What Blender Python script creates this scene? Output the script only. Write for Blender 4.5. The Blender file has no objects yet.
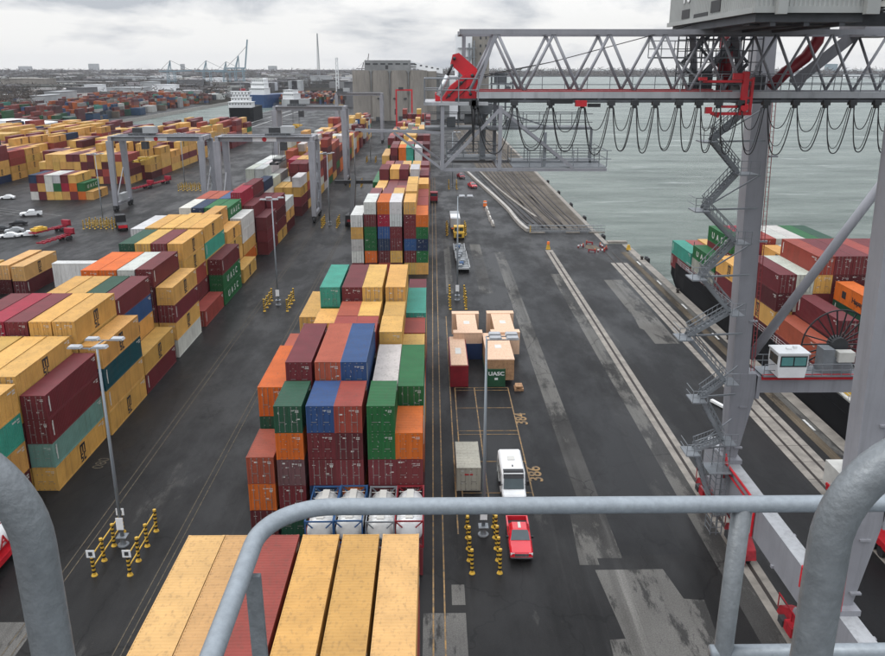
import bpy, math, random
import numpy as np
from mathutils import Vector, Matrix
rnd = random.Random(7)
scene = bpy.context.scene
col = scene.collection
R = math.radians

# ------------------------------------------------------------------ camera model (real camera of the photo)
CAMH, PITCH, YAW, FPX = 41.0, R(17.7), R(0.70), 819.0
FW = Vector((math.sin(YAW)*math.cos(PITCH), math.cos(YAW)*math.cos(PITCH), -math.sin(PITCH)))
RT = Vector((math.cos(YAW), -math.sin(YAW), 0))
UP = Vector((math.sin(YAW)*math.sin(PITCH), math.cos(YAW)*math.sin(PITCH), math.cos(PITCH)))
def ray(x, y): return FW + RT*((x-442.5)/FPX) - UP*((y-328.0)/FPX)
def G(x, y, Z=0.0):                      # point of the place at height Z under a photo point
    d = ray(x, y); t = (Z-CAMH)/d.z
    return Vector((d.x*t, d.y*t, Z))
def AY(x, y, Y):
    d = ray(x, y); t = Y/d.y
    return Vector((d.x*t, Y, CAMH+d.z*t))

# ------------------------------------------------------------------ materials
def mat(name, c, rough=0.6, metal=0.0, var=0.25, scale=0.6, bump=0.0, bscale=20.0, spec=0.5, c2=None, stretch=None, streak=0, coat=0):
    m = bpy.data.materials.new(name); m.use_nodes = True
    nt = m.node_tree; N = nt.nodes; L = nt.links
    b = N['Principled BSDF']
    b.inputs['Roughness'].default_value = rough; b.inputs['Metallic'].default_value = metal
    b.inputs['Specular IOR Level'].default_value = spec
    if coat: b.inputs['Coat Weight'].default_value = coat
    tc = N.new('ShaderNodeTexCoord')
    src = tc.outputs['Object']
    if stretch:
        mp = N.new('ShaderNodeMapping'); mp.inputs['Scale'].default_value = stretch
        L.new(src, mp.inputs['Vector']); src = mp.outputs['Vector']
    no = N.new('ShaderNodeTexNoise'); no.inputs['Scale'].default_value = scale; no.inputs['Detail'].default_value = 8
    no.inputs['Roughness'].default_value = 0.65
    L.new(src, no.inputs['Vector'])
    cr = N.new('ShaderNodeValToRGB'); L.new(no.outputs['Fac'], cr.inputs['Fac'])
    lo = c2 if c2 else tuple(v*(1-var) for v in c); hi = c if c2 else tuple(min(1, v*(1+var)) for v in c)
    cr.color_ramp.elements[0].position = 0.33; cr.color_ramp.elements[0].color = (*lo, 1)
    cr.color_ramp.elements[1].position = 0.67; cr.color_ramp.elements[1].color = (*hi, 1)
    colr = cr.outputs['Color']
    if streak:      # dirt runs and a few rust weeps down the steel
        m2 = N.new('ShaderNodeMapping'); m2.inputs['Scale'].default_value = (1.6, 1.6, .10); L.new(tc.outputs['Object'], m2.inputs['Vector'])
        for sc_, lo_, hi_, cc, fa in ((1.0, .50, .74, (.06,.058,.055), streak), (2.3, .66, .74, (.16,.075,.04), streak*1.1)):
            ns = N.new('ShaderNodeTexNoise'); ns.inputs['Scale'].default_value = sc_; ns.inputs['Detail'].default_value = 8; ns.inputs['Roughness'].default_value = .68; L.new(m2.outputs['Vector'], ns.inputs['Vector'])
            rs = N.new('ShaderNodeMapRange'); rs.inputs['From Min'].default_value = lo_; rs.inputs['From Max'].default_value = hi_; rs.inputs['To Max'].default_value = fa; L.new(ns.outputs['Fac'], rs.inputs['Value'])
            mm = N.new('ShaderNodeMix'); mm.data_type = 'RGBA'; mm.inputs['B'].default_value = (*cc, 1); L.new(rs.outputs[0], mm.inputs['Factor']); L.new(colr, mm.inputs['A']); colr = mm.outputs['Result']
    L.new(colr, b.inputs['Base Color'])
    if bump:
        n2 = N.new('ShaderNodeTexNoise'); n2.inputs['Scale'].default_value = bscale; n2.inputs['Detail'].default_value = 6
        L.new(src, n2.inputs['Vector'])
        bp = N.new('ShaderNodeBump'); bp.inputs['Strength'].default_value = bump; bp.inputs['Distance'].default_value = 0.05
        L.new(n2.outputs['Fac'], bp.inputs['Height']); L.new(bp.outputs['Normal'], b.inputs['Normal'])
    return m

def node(nt, typ, **kw):
    n = nt.nodes.new(typ)
    for k, v in kw.items(): setattr(n, k, v)
    return n

def paint_mat(name, use_attr=False):
    """weathered container paint; the paint's own colour comes from the object (or a vertex colour)"""
    m = bpy.data.materials.new(name); m.use_nodes = True
    nt = m.node_tree; L = nt.links; b = nt.nodes['Principled BSDF']
    b.inputs['Roughness'].default_value = 0.52; b.inputs['Specular IOR Level'].default_value = .32
    tc = node(nt, 'ShaderNodeTexCoord'); oi = node(nt, 'ShaderNodeObjectInfo')
    if use_attr:
        ca = node(nt, 'ShaderNodeVertexColor', layer_name='paint'); base = ca.outputs['Color']
    else: base = oi.outputs['Color']
    off = node(nt, 'ShaderNodeVectorMath', operation='ADD')
    mul = node(nt, 'ShaderNodeMath', operation='MULTIPLY'); mul.inputs[1].default_value = 97.0
    L.new(oi.outputs['Random'], mul.inputs[0])
    L.new(tc.outputs['Object'], off.inputs[0]); L.new(mul.outputs[0], off.inputs[1])
    # broad fading of the paint
    n1 = node(nt, 'ShaderNodeTexNoise'); n1.inputs['Scale'].default_value = 0.55; n1.inputs['Detail'].default_value = 7
    L.new(off.outputs[0], n1.inputs['Vector'])
    hs = node(nt, 'ShaderNodeHueSaturation')
    mr = node(nt, 'ShaderNodeMapRange'); mr.inputs['From Min'].default_value = .3; mr.inputs['From Max'].default_value = .7
    mr.inputs['To Min'].default_value = .84; mr.inputs['To Max'].default_value = 1.07
    L.new(n1.outputs['Fac'], mr.inputs['Value']); L.new(mr.outputs[0], hs.inputs['Value']); L.new(base, hs.inputs['Color'])
    # vertical run marks
    mp = node(nt, 'ShaderNodeMapping'); mp.inputs['Scale'].default_value = (3.2, 1.6, .12)
    L.new(off.outputs[0], mp.inputs['Vector'])
    n2 = node(nt, 'ShaderNodeTexNoise'); n2.inputs['Scale'].default_value = 1.6; n2.inputs['Detail'].default_value = 6
    L.new(mp.outputs[0], n2.inputs['Vector'])
    r2 = node(nt, 'ShaderNodeValToRGB'); r2.color_ramp.elements[0].position = .53; r2.color_ramp.elements[1].position = .78
    r2.color_ramp.elements[1].color = (.42, .42, .42, 1)
    L.new(n2.outputs['Fac'], r2.inputs['Fac'])
    mx = node(nt, 'ShaderNodeMix', data_type='RGBA'); mx.inputs['B'].default_value = (.07, .045, .03, 1)
    L.new(r2.outputs['Color'], mx.inputs['Factor']); L.new(hs.outputs['Color'], mx.inputs['A'])
    # rust patches and scrapes
    mp3 = node(nt, 'ShaderNodeMapping'); mp3.inputs['Scale'].default_value = (1.0, .5, 1.)
    L.new(off.outputs[0], mp3.inputs['Vector'])
    n3 = node(nt, 'ShaderNodeTexNoise'); n3.inputs['Scale'].default_value = 2.1; n3.inputs['Detail'].default_value = 10; n3.inputs['Roughness'].default_value = .75
    L.new(mp3.outputs[0], n3.inputs['Vector'])
    r3 = node(nt, 'ShaderNodeValToRGB'); r3.color_ramp.elements[0].position = .652; r3.color_ramp.elements[1].position = .69
    r3.color_ramp.elements[1].color = (.7, .7, .7, 1)
    L.new(n3.outputs['Fac'], r3.inputs['Fac'])
    mx3 = node(nt, 'ShaderNodeMix', data_type='RGBA'); mx3.inputs['B'].default_value = (.10, .042, .022, 1)
    L.new(r3.outputs['Color'], mx3.inputs['Factor']); L.new(mx.outputs['Result'], mx3.inputs['A'])
    L.new(mx3.outputs['Result'], b.inputs['Base Color'])
    return m

GREY = (.25, .255, .27)
M = {}
def mk(k, *a, **kw): M[k] = mat(k, *a, **kw)
M['paint'] = paint_mat('container_paint'); M['paint_far'] = paint_mat('container_paint_far', True)
mk('rod', (.22, .21, .20), .5, .3); mk('decal', (.5, .5, .47), .5, var=.1)
mk('rubber', (.018, .018, .02), .8); mk('black', (.012, .012, .014), .5); mk('dark', (.035, .037, .04), .6)
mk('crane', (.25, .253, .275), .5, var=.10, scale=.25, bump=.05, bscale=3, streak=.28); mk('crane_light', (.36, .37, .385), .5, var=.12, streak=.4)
mk('steel', (.20, .215, .23), .5, .2, var=.2); mk('steel_dark', (.085, .09, .10), .6, .2)
mk('bogie', (.30, .01, .018), .5, var=.35, scale=1.5); mk('redpaint', (.50, .012, .022), .4, var=.18); mk('darkred', (.22, .012, .02), .45)
mk('chassisred', (.27, .012, .028), .45); mk('dullred', (.26, .03, .035), .5); mk('white', (.72, .73, .73), .4, var=.08); mk('offwhite', (.55, .54, .50), .55, var=.12)
mk('yellow', (.58, .36, .045), .5, var=.25); mk('orange', (.8, .18, .03), .5)
mk('glass', (.03, .05, .055), .06, var=.2, spec=.8); mk('glass_green', (.10, .26, .25), .08, var=.15, spec=.8)
mk('carred', (.58, .008, .02), .22, var=.05, coat=.6); mk('chrome', (.45, .45, .46), .2, .9)
mk('concrete', (.33, .31, .285), .85, var=.22, scale=.8, bump=.2, bscale=8)
mk('rail_conc', (.215, .195, .17), .85, var=.3, scale=.5, bump=.15, bscale=6)
mk('galv', (.25, .28, .305), .45, .35, var=.12, scale=55, bump=.05, bscale=200, streak=.22)
mk('galv_dark', (.17, .185, .195), .45, .3, var=.16, scale=40, streak=.28, bump=.12, bscale=110)
mk('wood', (.62, .42, .29), .8, var=.12, scale=1.2, stretch=(6, 1, 1)); mk('wood_side', (.33, .19, .10), .8, var=.3, scale=2)
mk('hull', (.006, .0065, .008), .65, spec=.12, var=.4, scale=.1); mk('hull_blue', (.015, .05, .14), .45); mk('hull_red', (.2, .03, .02), .6)
mk('silo', (.235, .215, .19), .9, var=.2, scale=.12, stretch=(1, 1, .3), streak=.5); mk('silo_grey', (.20, .205, .205), .9, var=.25, scale=.08)
mk('shed', (.33, .34, .345), .7, var=.2, scale=.05); mk('shed_white', (.74, .75, .76), .6, var=.1, scale=.05); mk('shed_dark', (.12, .12, .125), .8, var=.3, scale=.05)
mk('bark', (.07, .055, .045), .9); mk('twig', (.062, .05, .042), .95, var=.45, scale=.02); mk('ever', (.04, .055, .03), .95, var=.4, scale=.02)
mk('faint', (.13, .10, .06), .8, var=.4, scale=2, c2=(.03, .028, .026)); mk('lines', (.38, .22, .07), .7, var=.45, scale=1.5, c2=(.07, .062, .055)); mk('lines_white', (.5, .5, .48), .7, var=.35, scale=2)
mk('rusty', (.022, .015, .012), .7, var=.4, scale=.6); mk('ink', (.015, .015, .018), .6); mk('mh', (.31, .32, .31), .5, var=.08, scale=.4)
mk('tank', (.62, .62, .60), .4, var=.12, scale=.8); mk('bluepaint', (.02, .075, .19), .55, streak=.3)
mk('blueharb', (.18, .26, .30), .6); mk('hyd', (.55, .56, .57), .3, .6)

# ------------------------------------------------------------------ mesh builder
class MB:
    def __init__(s): s.v = []; s.f = []; s.m = []; s.c = []
    def add(s, vs, fs, mi=0):
        o = len(s.v); s.v += [tuple(p) for p in vs]
        s.f += [tuple(i+o for i in f) for f in fs]; s.m += [mi]*len(fs)
    def box(s, x0, x1, y0, y1, z0, z1, mi=0):
        if x0 > x1: x0, x1 = x1, x0
        if y0 > y1: y0, y1 = y1, y0
        if z0 > z1: z0, z1 = z1, z0
        s.add([(x0,y0,z0),(x1,y0,z0),(x1,y1,z0),(x0,y1,z0),(x0,y0,z1),(x1,y0,z1),(x1,y1,z1),(x0,y1,z1)],
              [(0,3,2,1),(4,5,6,7),(0,1,5,4),(1,2,6,5),(2,3,7,6),(3,0,4,7)], mi)
    def bar(s, p0, p1, w, h=None, mi=0, up=(0,0,1)):
        """rectangular bar; w across, h along 'up'"""
        h = h or w; p0 = Vector(p0); p1 = Vector(p1); d = (p1-p0).normalized(); u = Vector(up)
        a = d.cross(u)
        if a.length < 1e-3: a = d.cross(Vector((1,0,0)))
        a.normalize(); b = a.cross(d).normalized(); a *= w/2; b *= h/2
        s.add([p0-a-b,p0+a-b,p0+a+b,p0-a+b,p1-a-b,p1+a-b,p1+a+b,p1-a+b],
              [(0,3,2,1),(4,5,6,7),(0,1,5,4),(1,2,6,5),(2,3,7,6),(3,0,4,7)], mi)
    def tbar(s, p0, p1, a0, a1, mi=0):
        """tapered rectangular column: a0=(x0,x1,y0,y1) half-extents section at p0 z, a1 at p1 z"""
        z0, z1 = p0, p1
        s.add([(a0[0],a0[2],z0),(a0[1],a0[2],z0),(a0[1],a0[3],z0),(a0[0],a0[3],z0),(a1[0],a1[2],z1),(a1[1],a1[2],z1),(a1[1],a1[3],z1),(a1[0],a1[3],z1)],
              [(0,3,2,1),(4,5,6,7),(0,1,5,4),(1,2,6,5),(2,3,7,6),(3,0,4,7)], mi)
    def tube(s, pts, r, n=8, mi=0, cap=True, closed=False):
        pts = [Vector(p) for p in pts]; k = len(pts); rs = r if isinstance(r, (list, tuple)) else [r]*k
        prev = None; o = len(s.v)
        for i, p in enumerate(pts):
            if closed: t = (pts[(i+1) % k]-pts[i-1]).normalized()
            else: t = (pts[min(i+1, k-1)]-pts[max(i-1, 0)]).normalized()
            if prev is None:
                a = t.cross(Vector((0,0,1)))
                if a.length < 1e-2: a = t.cross(Vector((1,0,0)))
            else: a = prev-t*prev.dot(t)
            a.normalize(); prev = a; b = t.cross(a)
            for j in range(n):
                an = 2*math.pi*j/n; s.v.append(tuple(p+(a*math.cos(an)+b*math.sin(an))*rs[i]))
        segs = k if closed else k-1
        for i in range(segs):
            i2 = (i+1) % k
            for j in range(n):
                s.f.append((o+i*n+j, o+i*n+(j+1) % n, o+i2*n+(j+1) % n, o+i2*n+j)); s.m.append(mi)
        if cap and not closed:
            s.f.append(tuple(o+j for j in range(n))[::-1]); s.m.append(mi)
            s.f.append(tuple(o+(k-1)*n+j for j in range(n))); s.m.append(mi)
    def cyl(s, x, y, z0, z1, r0, r1=None, n=12, mi=0):
        s.tube([(x,y,z0),(x,y,z1)], [r0, r0 if r1 is None else r1], n, mi)
    def prism(s, poly, z0, z1, mi=0):
        n = len(poly)
        s.add([(x,y,z0) for x,y in poly]+[(x,y,z1) for x,y in poly],
              [tuple(range(n))[::-1], tuple(range(n,2*n))]+[(i,(i+1) % n,n+(i+1) % n,n+i) for i in range(n)], mi)
    def extr(s, poly, axis, a0, a1, mi=0):
        """extrude a 2-D outline along axis 'x' (poly=(y,z)) or 'y' (poly=(x,z))"""
        n = len(poly)
        if axis == 'x': vs = [(a0,p,q) for p,q in poly]+[(a1,p,q) for p,q in poly]
        else: vs = [(p,a0,q) for p,q in poly]+[(p,a1,q) for p,q in poly]
        s.add(vs, [tuple(range(n)), tuple(range(n,2*n))[::-1]]+[((i+1) % n,i,n+i,n+(i+1) % n) for i in range(n)], mi)
    def sheet(s, poly, z, mi=0): s.add([(x,y,z) for x,y in poly], [tuple(range(len(poly)))], mi)
    def mesh(s, name, mats, smooth=False):
        me = bpy.data.meshes.new(name); me.from_pydata(s.v, [], s.f)
        for m_ in (mats if isinstance(mats, (list, tuple)) else [mats]): me.materials.append(M[m_] if isinstance(m_, str) else m_)
        me.polygons.foreach_set('material_index', s.m)
        if smooth: me.polygons.foreach_set('use_smooth', [True]*len(s.f))
        me.update(); return me
    def build(s, name, mats, parent=None, loc=None, smooth=False):
        return link(name, s.mesh(name, mats, smooth), parent, loc)

def link(name, me, parent=None, loc=None, rz=0):
    o = bpy.data.objects.new(name, me); col.objects.link(o)
    if parent is not None: o.parent = parent
    if loc is not None: o.location = loc
    if rz: o.rotation_euler.z = rz
    return o
def fixn(o):
    import bmesh
    bm = bmesh.new(); bm.from_mesh(o.data); bmesh.ops.recalc_face_normals(bm, faces=bm.faces); bm.to_mesh(o.data); bm.free(); return o
def tag(o, label, cat, group=None):
    o['label'] = label; o['category'] = cat
    if group: o['group'] = group
    return o
def thing(name, label, cat, loc=(0,0,0), rz=0, group=None):
    o = bpy.data.objects.new(name, None); col.objects.link(o); o.location = loc; o.rotation_euler.z = rz
    o.empty_display_size = .3
    return tag(o, label, cat, group)
def struct(o, kind='structure'): o['kind'] = kind; return o
def copy_tree(o, parent=None):
    c = o.copy(); col.objects.link(c)
    if parent is not None: c.parent = parent
    for ch in list(o.children): copy_tree(ch, c)
    return c
_tx = {}
def text_mesh(s, size, m, ext=0.01, bold=0.0, sx=1.0):
    k = (s, size, m, sx)
    if k in _tx: return _tx[k]
    cu = bpy.data.curves.new('lettering', 'FONT'); cu.body = s; cu.size = size; cu.extrude = ext; cu.offset = bold
    cu.align_x = 'CENTER'; cu.align_y = 'CENTER'; cu.resolution_u = 3
    ob = bpy.data.objects.new('lettering', cu); me = bpy.data.meshes.new_from_object(ob)
    bpy.data.objects.remove(ob); bpy.data.curves.remove(cu)
    me.materials.clear(); me.materials.append(M[m])
    if sx != 1: me.transform(Matrix.Scale(sx, 4, (1,0,0)))
    _tx[k] = me; return me
def text(name, s, size, m, parent, loc, rot, bold=0.0, sx=1.0, ext=.01):
    o = link(name, text_mesh(s, size, m, ext, bold, sx), parent, loc); o.rotation_euler = rot; return o

# ------------------------------------------------------------------ camera, world, light
cam = bpy.data.cameras.new('camera'); co = bpy.data.objects.new('camera', cam); col.objects.link(co)
co.location = (0, 0, CAMH); co.rotation_euler = (math.pi/2-PITCH, 0, -YAW)
cam.sensor_width = 36; cam.lens = 36*FPX/885; cam.clip_start = .05; cam.clip_end = 30000
scene.camera = co
SUN_EL, SUN_AZ = R(52), R(250)
w = bpy.data.worlds.new('World'); scene.world = w; w.use_nodes = True
nt = w.node_tree; nt.nodes.clear(); L = nt.links
out = node(nt, 'ShaderNodeOutputWorld'); sky = node(nt, 'ShaderNodeTexSky', sky_type='NISHITA')
sky.sun_disc = False; sky.sun_elevation = SUN_EL; sky.sun_rotation = SUN_AZ
b1 = node(nt, 'ShaderNodeBackground'); b1.inputs['Strength'].default_value = .09; L.new(sky.outputs[0], b1.inputs['Color'])
tc = node(nt, 'ShaderNodeTexCoord'); sp = node(nt, 'ShaderNodeSeparateXYZ'); L.new(tc.outputs['Generated'], sp.inputs[0])
mpc = node(nt, 'ShaderNodeMapping'); mpc.inputs['Scale'].default_value = (6.0, 6.0, 19.0); mpc.inputs['Location'].default_value = (1.3, .4, .2); L.new(tc.outputs['Generated'], mpc.inputs['Vector'])
cn = node(nt, 'ShaderNodeTexNoise'); cn.inputs['Scale'].default_value = 1.0; cn.inputs['Detail'].default_value = 9; cn.inputs['Roughness'].default_value = .54
cn.inputs['Distortion'].default_value = .25; L.new(mpc.outputs[0], cn.inputs['Vector'])
# heavier cloud bases higher up: the noise threshold drifts with elevation
el = node(nt, 'ShaderNodeMapRange'); L.new(sp.outputs['Z'], el.inputs['Value']); el.inputs['From Min'].default_value = .03; el.inputs['From Max'].default_value = .11
el.inputs['To Min'].default_value = .05; el.inputs['To Max'].default_value = -.10
ad = node(nt, 'ShaderNodeMath', operation='ADD'); L.new(cn.outputs['Fac'], ad.inputs[0]); L.new(el.outputs[0], ad.inputs[1])
ramp = node(nt, 'ShaderNodeValToRGB'); L.new(ad.outputs[0], ramp.inputs['Fac'])
e = ramp.color_ramp.elements; e[0].position = .40; e[0].color = (.52, .55, .60, 1); e[1].position = .565; e[1].color = (1.0, .995, .985, 1)
k = ramp.color_ramp.elements.new(.475); k.color = (.80, .81, .83, 1)
# an overcast sky is brightest overhead
g1 = node(nt, 'ShaderNodeMapRange'); L.new(sp.outputs['Z'], g1.inputs['Value']); g1.inputs['From Min'].default_value = 0.05; g1.inputs['From Max'].default_value = 1.0
g1.inputs['To Min'].default_value = .92; g1.inputs['To Max'].default_value = 3.3
vm = node(nt, 'ShaderNodeVectorMath', operation='SCALE'); L.new(ramp.outputs['Color'], vm.inputs[0]); L.new(g1.outputs[0], vm.inputs['Scale'])
b2 = node(nt, 'ShaderNodeBackground'); L.new(vm.outputs[0], b2.inputs['Color']); b2.inputs['Strength'].default_value = 1.0
mxs = node(nt, 'ShaderNodeMixShader'); mxs.inputs[0].default_value = .93
L.new(b1.outputs[0], mxs.inputs[1]); L.new(b2.outputs[0], mxs.inputs[2]); L.new(mxs.outputs[0], out.inputs['Surface'])
sl = bpy.data.lights.new('sun', 'SUN'); sl.energy = 1.0; sl.angle = R(25); sl.color = (1, .97, .92)
so = bpy.data.objects.new('sun', sl); col.objects.link(so)
az = SUN_AZ; sd = Vector((math.sin(az)*math.cos(SUN_EL), math.cos(az)*math.cos(SUN_EL), math.sin(SUN_EL)))
so.rotation_euler = sd.to_track_quat('Z', 'Y').to_euler()
vs = scene.view_settings; vs.view_transform = 'Standard'; vs.look = 'None'; vs.gamma = 1; vs.exposure = 0.12; vs.use_curve_mapping = False
# ================================================================== GROUND, WATER, MARKINGS
def asphalt(name, lo, hi, worn, wornpos=.62, rl=.30, rh=.62, wscale=.16, wsoft=.05, wst=(1,.28,1), streak=1.0, cracks=.65):
    m = bpy.data.materials.new(name); m.use_nodes = True
    nt = m.node_tree; L = nt.links; b = nt.nodes['Principled BSDF']
    tc = node(nt, 'ShaderNodeTexCoord')
    def noise(sc, det, st=None, ro=.6):
        n = node(nt, 'ShaderNodeTexNoise'); n.inputs['Scale'].default_value = sc; n.inputs['Detail'].default_value = det; n.inputs['Roughness'].default_value = ro
        if st:
            mp = node(nt, 'ShaderNodeMapping'); mp.inputs['Scale'].default_value = st
            L.new(tc.outputs['Object'], mp.inputs['Vector']); L.new(mp.outputs[0], n.inputs['Vector'])
        else: L.new(tc.outputs['Object'], n.inputs['Vector'])
        return n.outputs['Fac']
    def rng(f, a0, a1, b0, b1):
        r = node(nt, 'ShaderNodeMapRange'); L.new(f, r.inputs['Value'])
        for k_, v_ in (('From Min',a0),('From Max',a1),('To Min',b0),('To Max',b1)): r.inputs[k_].default_value = v_
        return r.outputs[0]
    def mix(f, A, B, bt='MIX'):
        x = node(nt, 'ShaderNodeMix', data_type='RGBA', blend_type=bt)
        if isinstance(f, float): x.inputs['Factor'].default_value = f
        else: L.new(f, x.inputs['Factor'])
        for s_, v_ in (('A',A),('B',B)):
            if isinstance(v_, tuple): x.inputs[s_].default_value = (*v_, 1)
            else: L.new(v_, x.inputs[s_])
        return x.outputs['Result']
    c = mix(rng(noise(.07, 7), .36, .64, 0, 1), lo, hi)
    c = mix(rng(noise(wscale, 12, wst, .72), wornpos, wornpos+wsoft, 0, .8), c, worn)                 # peeled and patched places
    c = mix(rng(noise(.55, 6, (1,.018,1), .6), .50, .68, 0, .6*streak), c, tuple(v*.45 for v in lo))      # tyre lines along the lanes
    c = mix(rng(noise(.8, 5, (1,.03,1), .6), .60, .74, 0, .5*streak), c, tuple(v*1.9 for v in hi))        # dusty streaks
    c = mix(rng(noise(.5, 9, None, .7), .655, .70, 0, .75), c, tuple(v*.3 for v in lo))                    # oil spots
    vr = node(nt, 'ShaderNodeTexVoronoi', feature='DISTANCE_TO_EDGE'); vr.inputs['Scale'].default_value = .11
    mpv = node(nt, 'ShaderNodeMapping'); mpv.inputs['Scale'].default_value = (1,.6,1); nd = node(nt, 'ShaderNodeTexNoise'); nd.inputs['Scale'].default_value = .6; nd.inputs['Detail'].default_value = 5
    L.new(tc.outputs['Object'], nd.inputs['Vector']); av = node(nt, 'ShaderNodeMix', data_type='RGBA', blend_type='LINEAR_LIGHT'); av.inputs['Factor'].default_value = .9
    L.new(tc.outputs['Object'], av.inputs['A']); L.new(nd.outputs['Color'], av.inputs['B']); L.new(av.outputs['Result'], mpv.inputs['Vector']); L.new(mpv.outputs[0], vr.inputs['Vector'])
    c = mix(rng(vr.outputs['Distance'], .004, .009, cracks, 0), c, tuple(v*.35 for v in lo))                  # cracks
    c = mix(1.0, c, mix(rng(noise(9, 4), .3, .7, 0, 1), (.72,.72,.72), (1.28,1.28,1.28)), 'MULTIPLY')
    L.new(c, b.inputs['Base Color'])
    L.new(rng(noise(.11, 8, (1,.4,1), .65), .42, .58, rl, rh), b.inputs['Roughness'])                      # damp film
    b.inputs['Specular IOR Level'].default_value = 0.0 if name in ('far_land','railground') else .2
    bp = node(nt, 'ShaderNodeBump'); bp.inputs['Strength'].default_value = .3; bp.inputs['Distance'].default_value = .03
    L.new(noise(14, 5), bp.inputs['Height']); L.new(bp.outputs[0], b.inputs['Normal'])
    M[name] = m
asphalt('asphalt', (.0085,.0083,.0085), (.0155,.015,.0147), (.045,.043,.04), .595, .38, .62)
asphalt('asphalt_new', (.0065,.0065,.007), (.011,.011,.0115), (.026,.026,.026), .66, .4, .58)
asphalt('asphalt_grey', (.028,.027,.026), (.055,.053,.05), (.12,.115,.105), .47, .5, .8)
asphalt('slab', (.085,.081,.075), (.13,.125,.116), (.014,.014,.014), .525, .5, .85, .55, .06, (1,.22,1), .9, 0)
asphalt('railground', (.095,.084,.072), (.14,.125,.108), (.06,.054,.048), .6, .7, .9)
asphalt('far_land', (.022,.02,.017), (.045,.042,.037), (.08,.076,.07), .58, .8, .95)
g = MB()
for x0, x1, y0, y1 in ((-9000,-250,-300,12000), (-250,-158,-300,560), (-250,-158,1500,12000), (-158,42.8,-300,720), (42.8,47.4,-300,195), (-158,-20,720,12000)):
    g.sheet([(x0,y0),(x1,y0),(x1,y1),(x0,y1)], 0)
struct(g.build('ground', 'asphalt'))
# land far beyond the yard
fl = MB(); fl.sheet([(-9000,960),(-250,960),(-250,12000),(-9000,12000)], .004); fl.sheet([(-9000,450),(-420,450),(-420,960),(-9000,960)], .004)
fl.sheet([(-250,1500),(-158,1500),(-158,12000),(-250,12000)], .004); fl.sheet([(-158,1150),(-20,1150),(-20,12000),(-158,12000)], .004)
struct(fl.build('far_ground', 'far_land'))
qw = MB()
def qwall(a, b, t=.6):
    qw.bar((a[0],a[1],-2.6),(b[0],b[1],-2.6), t, 5.19)
qwall((47.1,-300),(47.1,195)); qwall((42.5,195.3),(42.5,720)); qwall((42.5,194.7),(47.4,194.7))
qwall((-158.3,560),(-158.3,1500)); qwall((-249.7,560),(-249.7,1500)); qwall((-250,560.3),(-158,560.3)); qwall((-19.7,720),(-19.7,12000)); qwall((-20,719.7),(42.8,719.7))
struct(qw.build('quay_wall', 'concrete'))

def water():
    m = bpy.data.materials.new('river_water'); m.use_nodes = True; nt = m.node_tree; L = nt.links; b = nt.nodes['Principled BSDF']
    b.inputs['Roughness'].default_value = .22; b.inputs['IOR'].default_value = 1.33
    tc = node(nt, 'ShaderNodeTexCoord')
    def noise(sc, det, st, ro=.6):
        n = node(nt, 'ShaderNodeTexNoise'); n.inputs['Scale'].default_value = sc; n.inputs['Detail'].default_value = det; n.inputs['Roughness'].default_value = ro
        mp = node(nt, 'ShaderNodeMapping'); mp.inputs['Scale'].default_value = st; mp.inputs['Rotation'].default_value = (0,0,R(-12))
        L.new(tc.outputs['Object'], mp.inputs['Vector']); L.new(mp.outputs[0], n.inputs['Vector']); return n.outputs['Fac']
    r = node(nt, 'ShaderNodeValToRGB'); r.color_ramp.elements[0].position = .38; r.color_ramp.elements[0].color = (.06,.09,.075,1)
    r.color_ramp.elements[1].position = .62; r.color_ramp.elements[1].color = (.175,.215,.188,1)
    L.new(noise(.05, 11, (.3, 1, 1), .7), r.inputs['Fac'])
    wc = node(nt, 'ShaderNodeValToRGB'); wc.color_ramp.elements[0].position = .565; wc.color_ramp.elements[0].color = (0,0,0,1)
    wc.color_ramp.elements[1].position = .70; wc.color_ramp.elements[1].color = (.8,.8,.8,1)
    L.new(noise(.075, 12, (.28, 1, 1), .72), wc.inputs['Fac'])
    mx = node(nt, 'ShaderNodeMix', data_type='RGBA'); mx.inputs['B'].default_value = (.42,.46,.44,1); L.new(wc.outputs[0], mx.inputs['Factor']); L.new(r.outputs[0], mx.inputs['A'])
    L.new(mx.outputs['Result'], b.inputs['Base Color'])
    ad = node(nt, 'ShaderNodeMath', operation='ADD'); L.new(noise(.22, 9, (.5, 1, 1), .62), ad.inputs[0])
    s2 = node(nt, 'ShaderNodeMath', operation='MULTIPLY'); s2.inputs[1].default_value = .35; L.new(noise(1.3, 5, (.6, 1, 1)), s2.inputs[0]); L.new(s2.outputs[0], ad.inputs[1])
    bp = node(nt, 'ShaderNodeBump'); bp.inputs['Strength'].default_value = .75; bp.inputs['Distance'].default_value = 5.0
    L.new(ad.outputs[0], bp.inputs['Height']); L.new(bp.outputs[0], b.inputs['Normal']); M['water'] = m
water()
wt = MB(); wt.sheet([(-400,-500),(14000,-500),(14000,14000),(-400,14000)], -3.0); struct(wt.build('river', 'water'))

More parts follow.
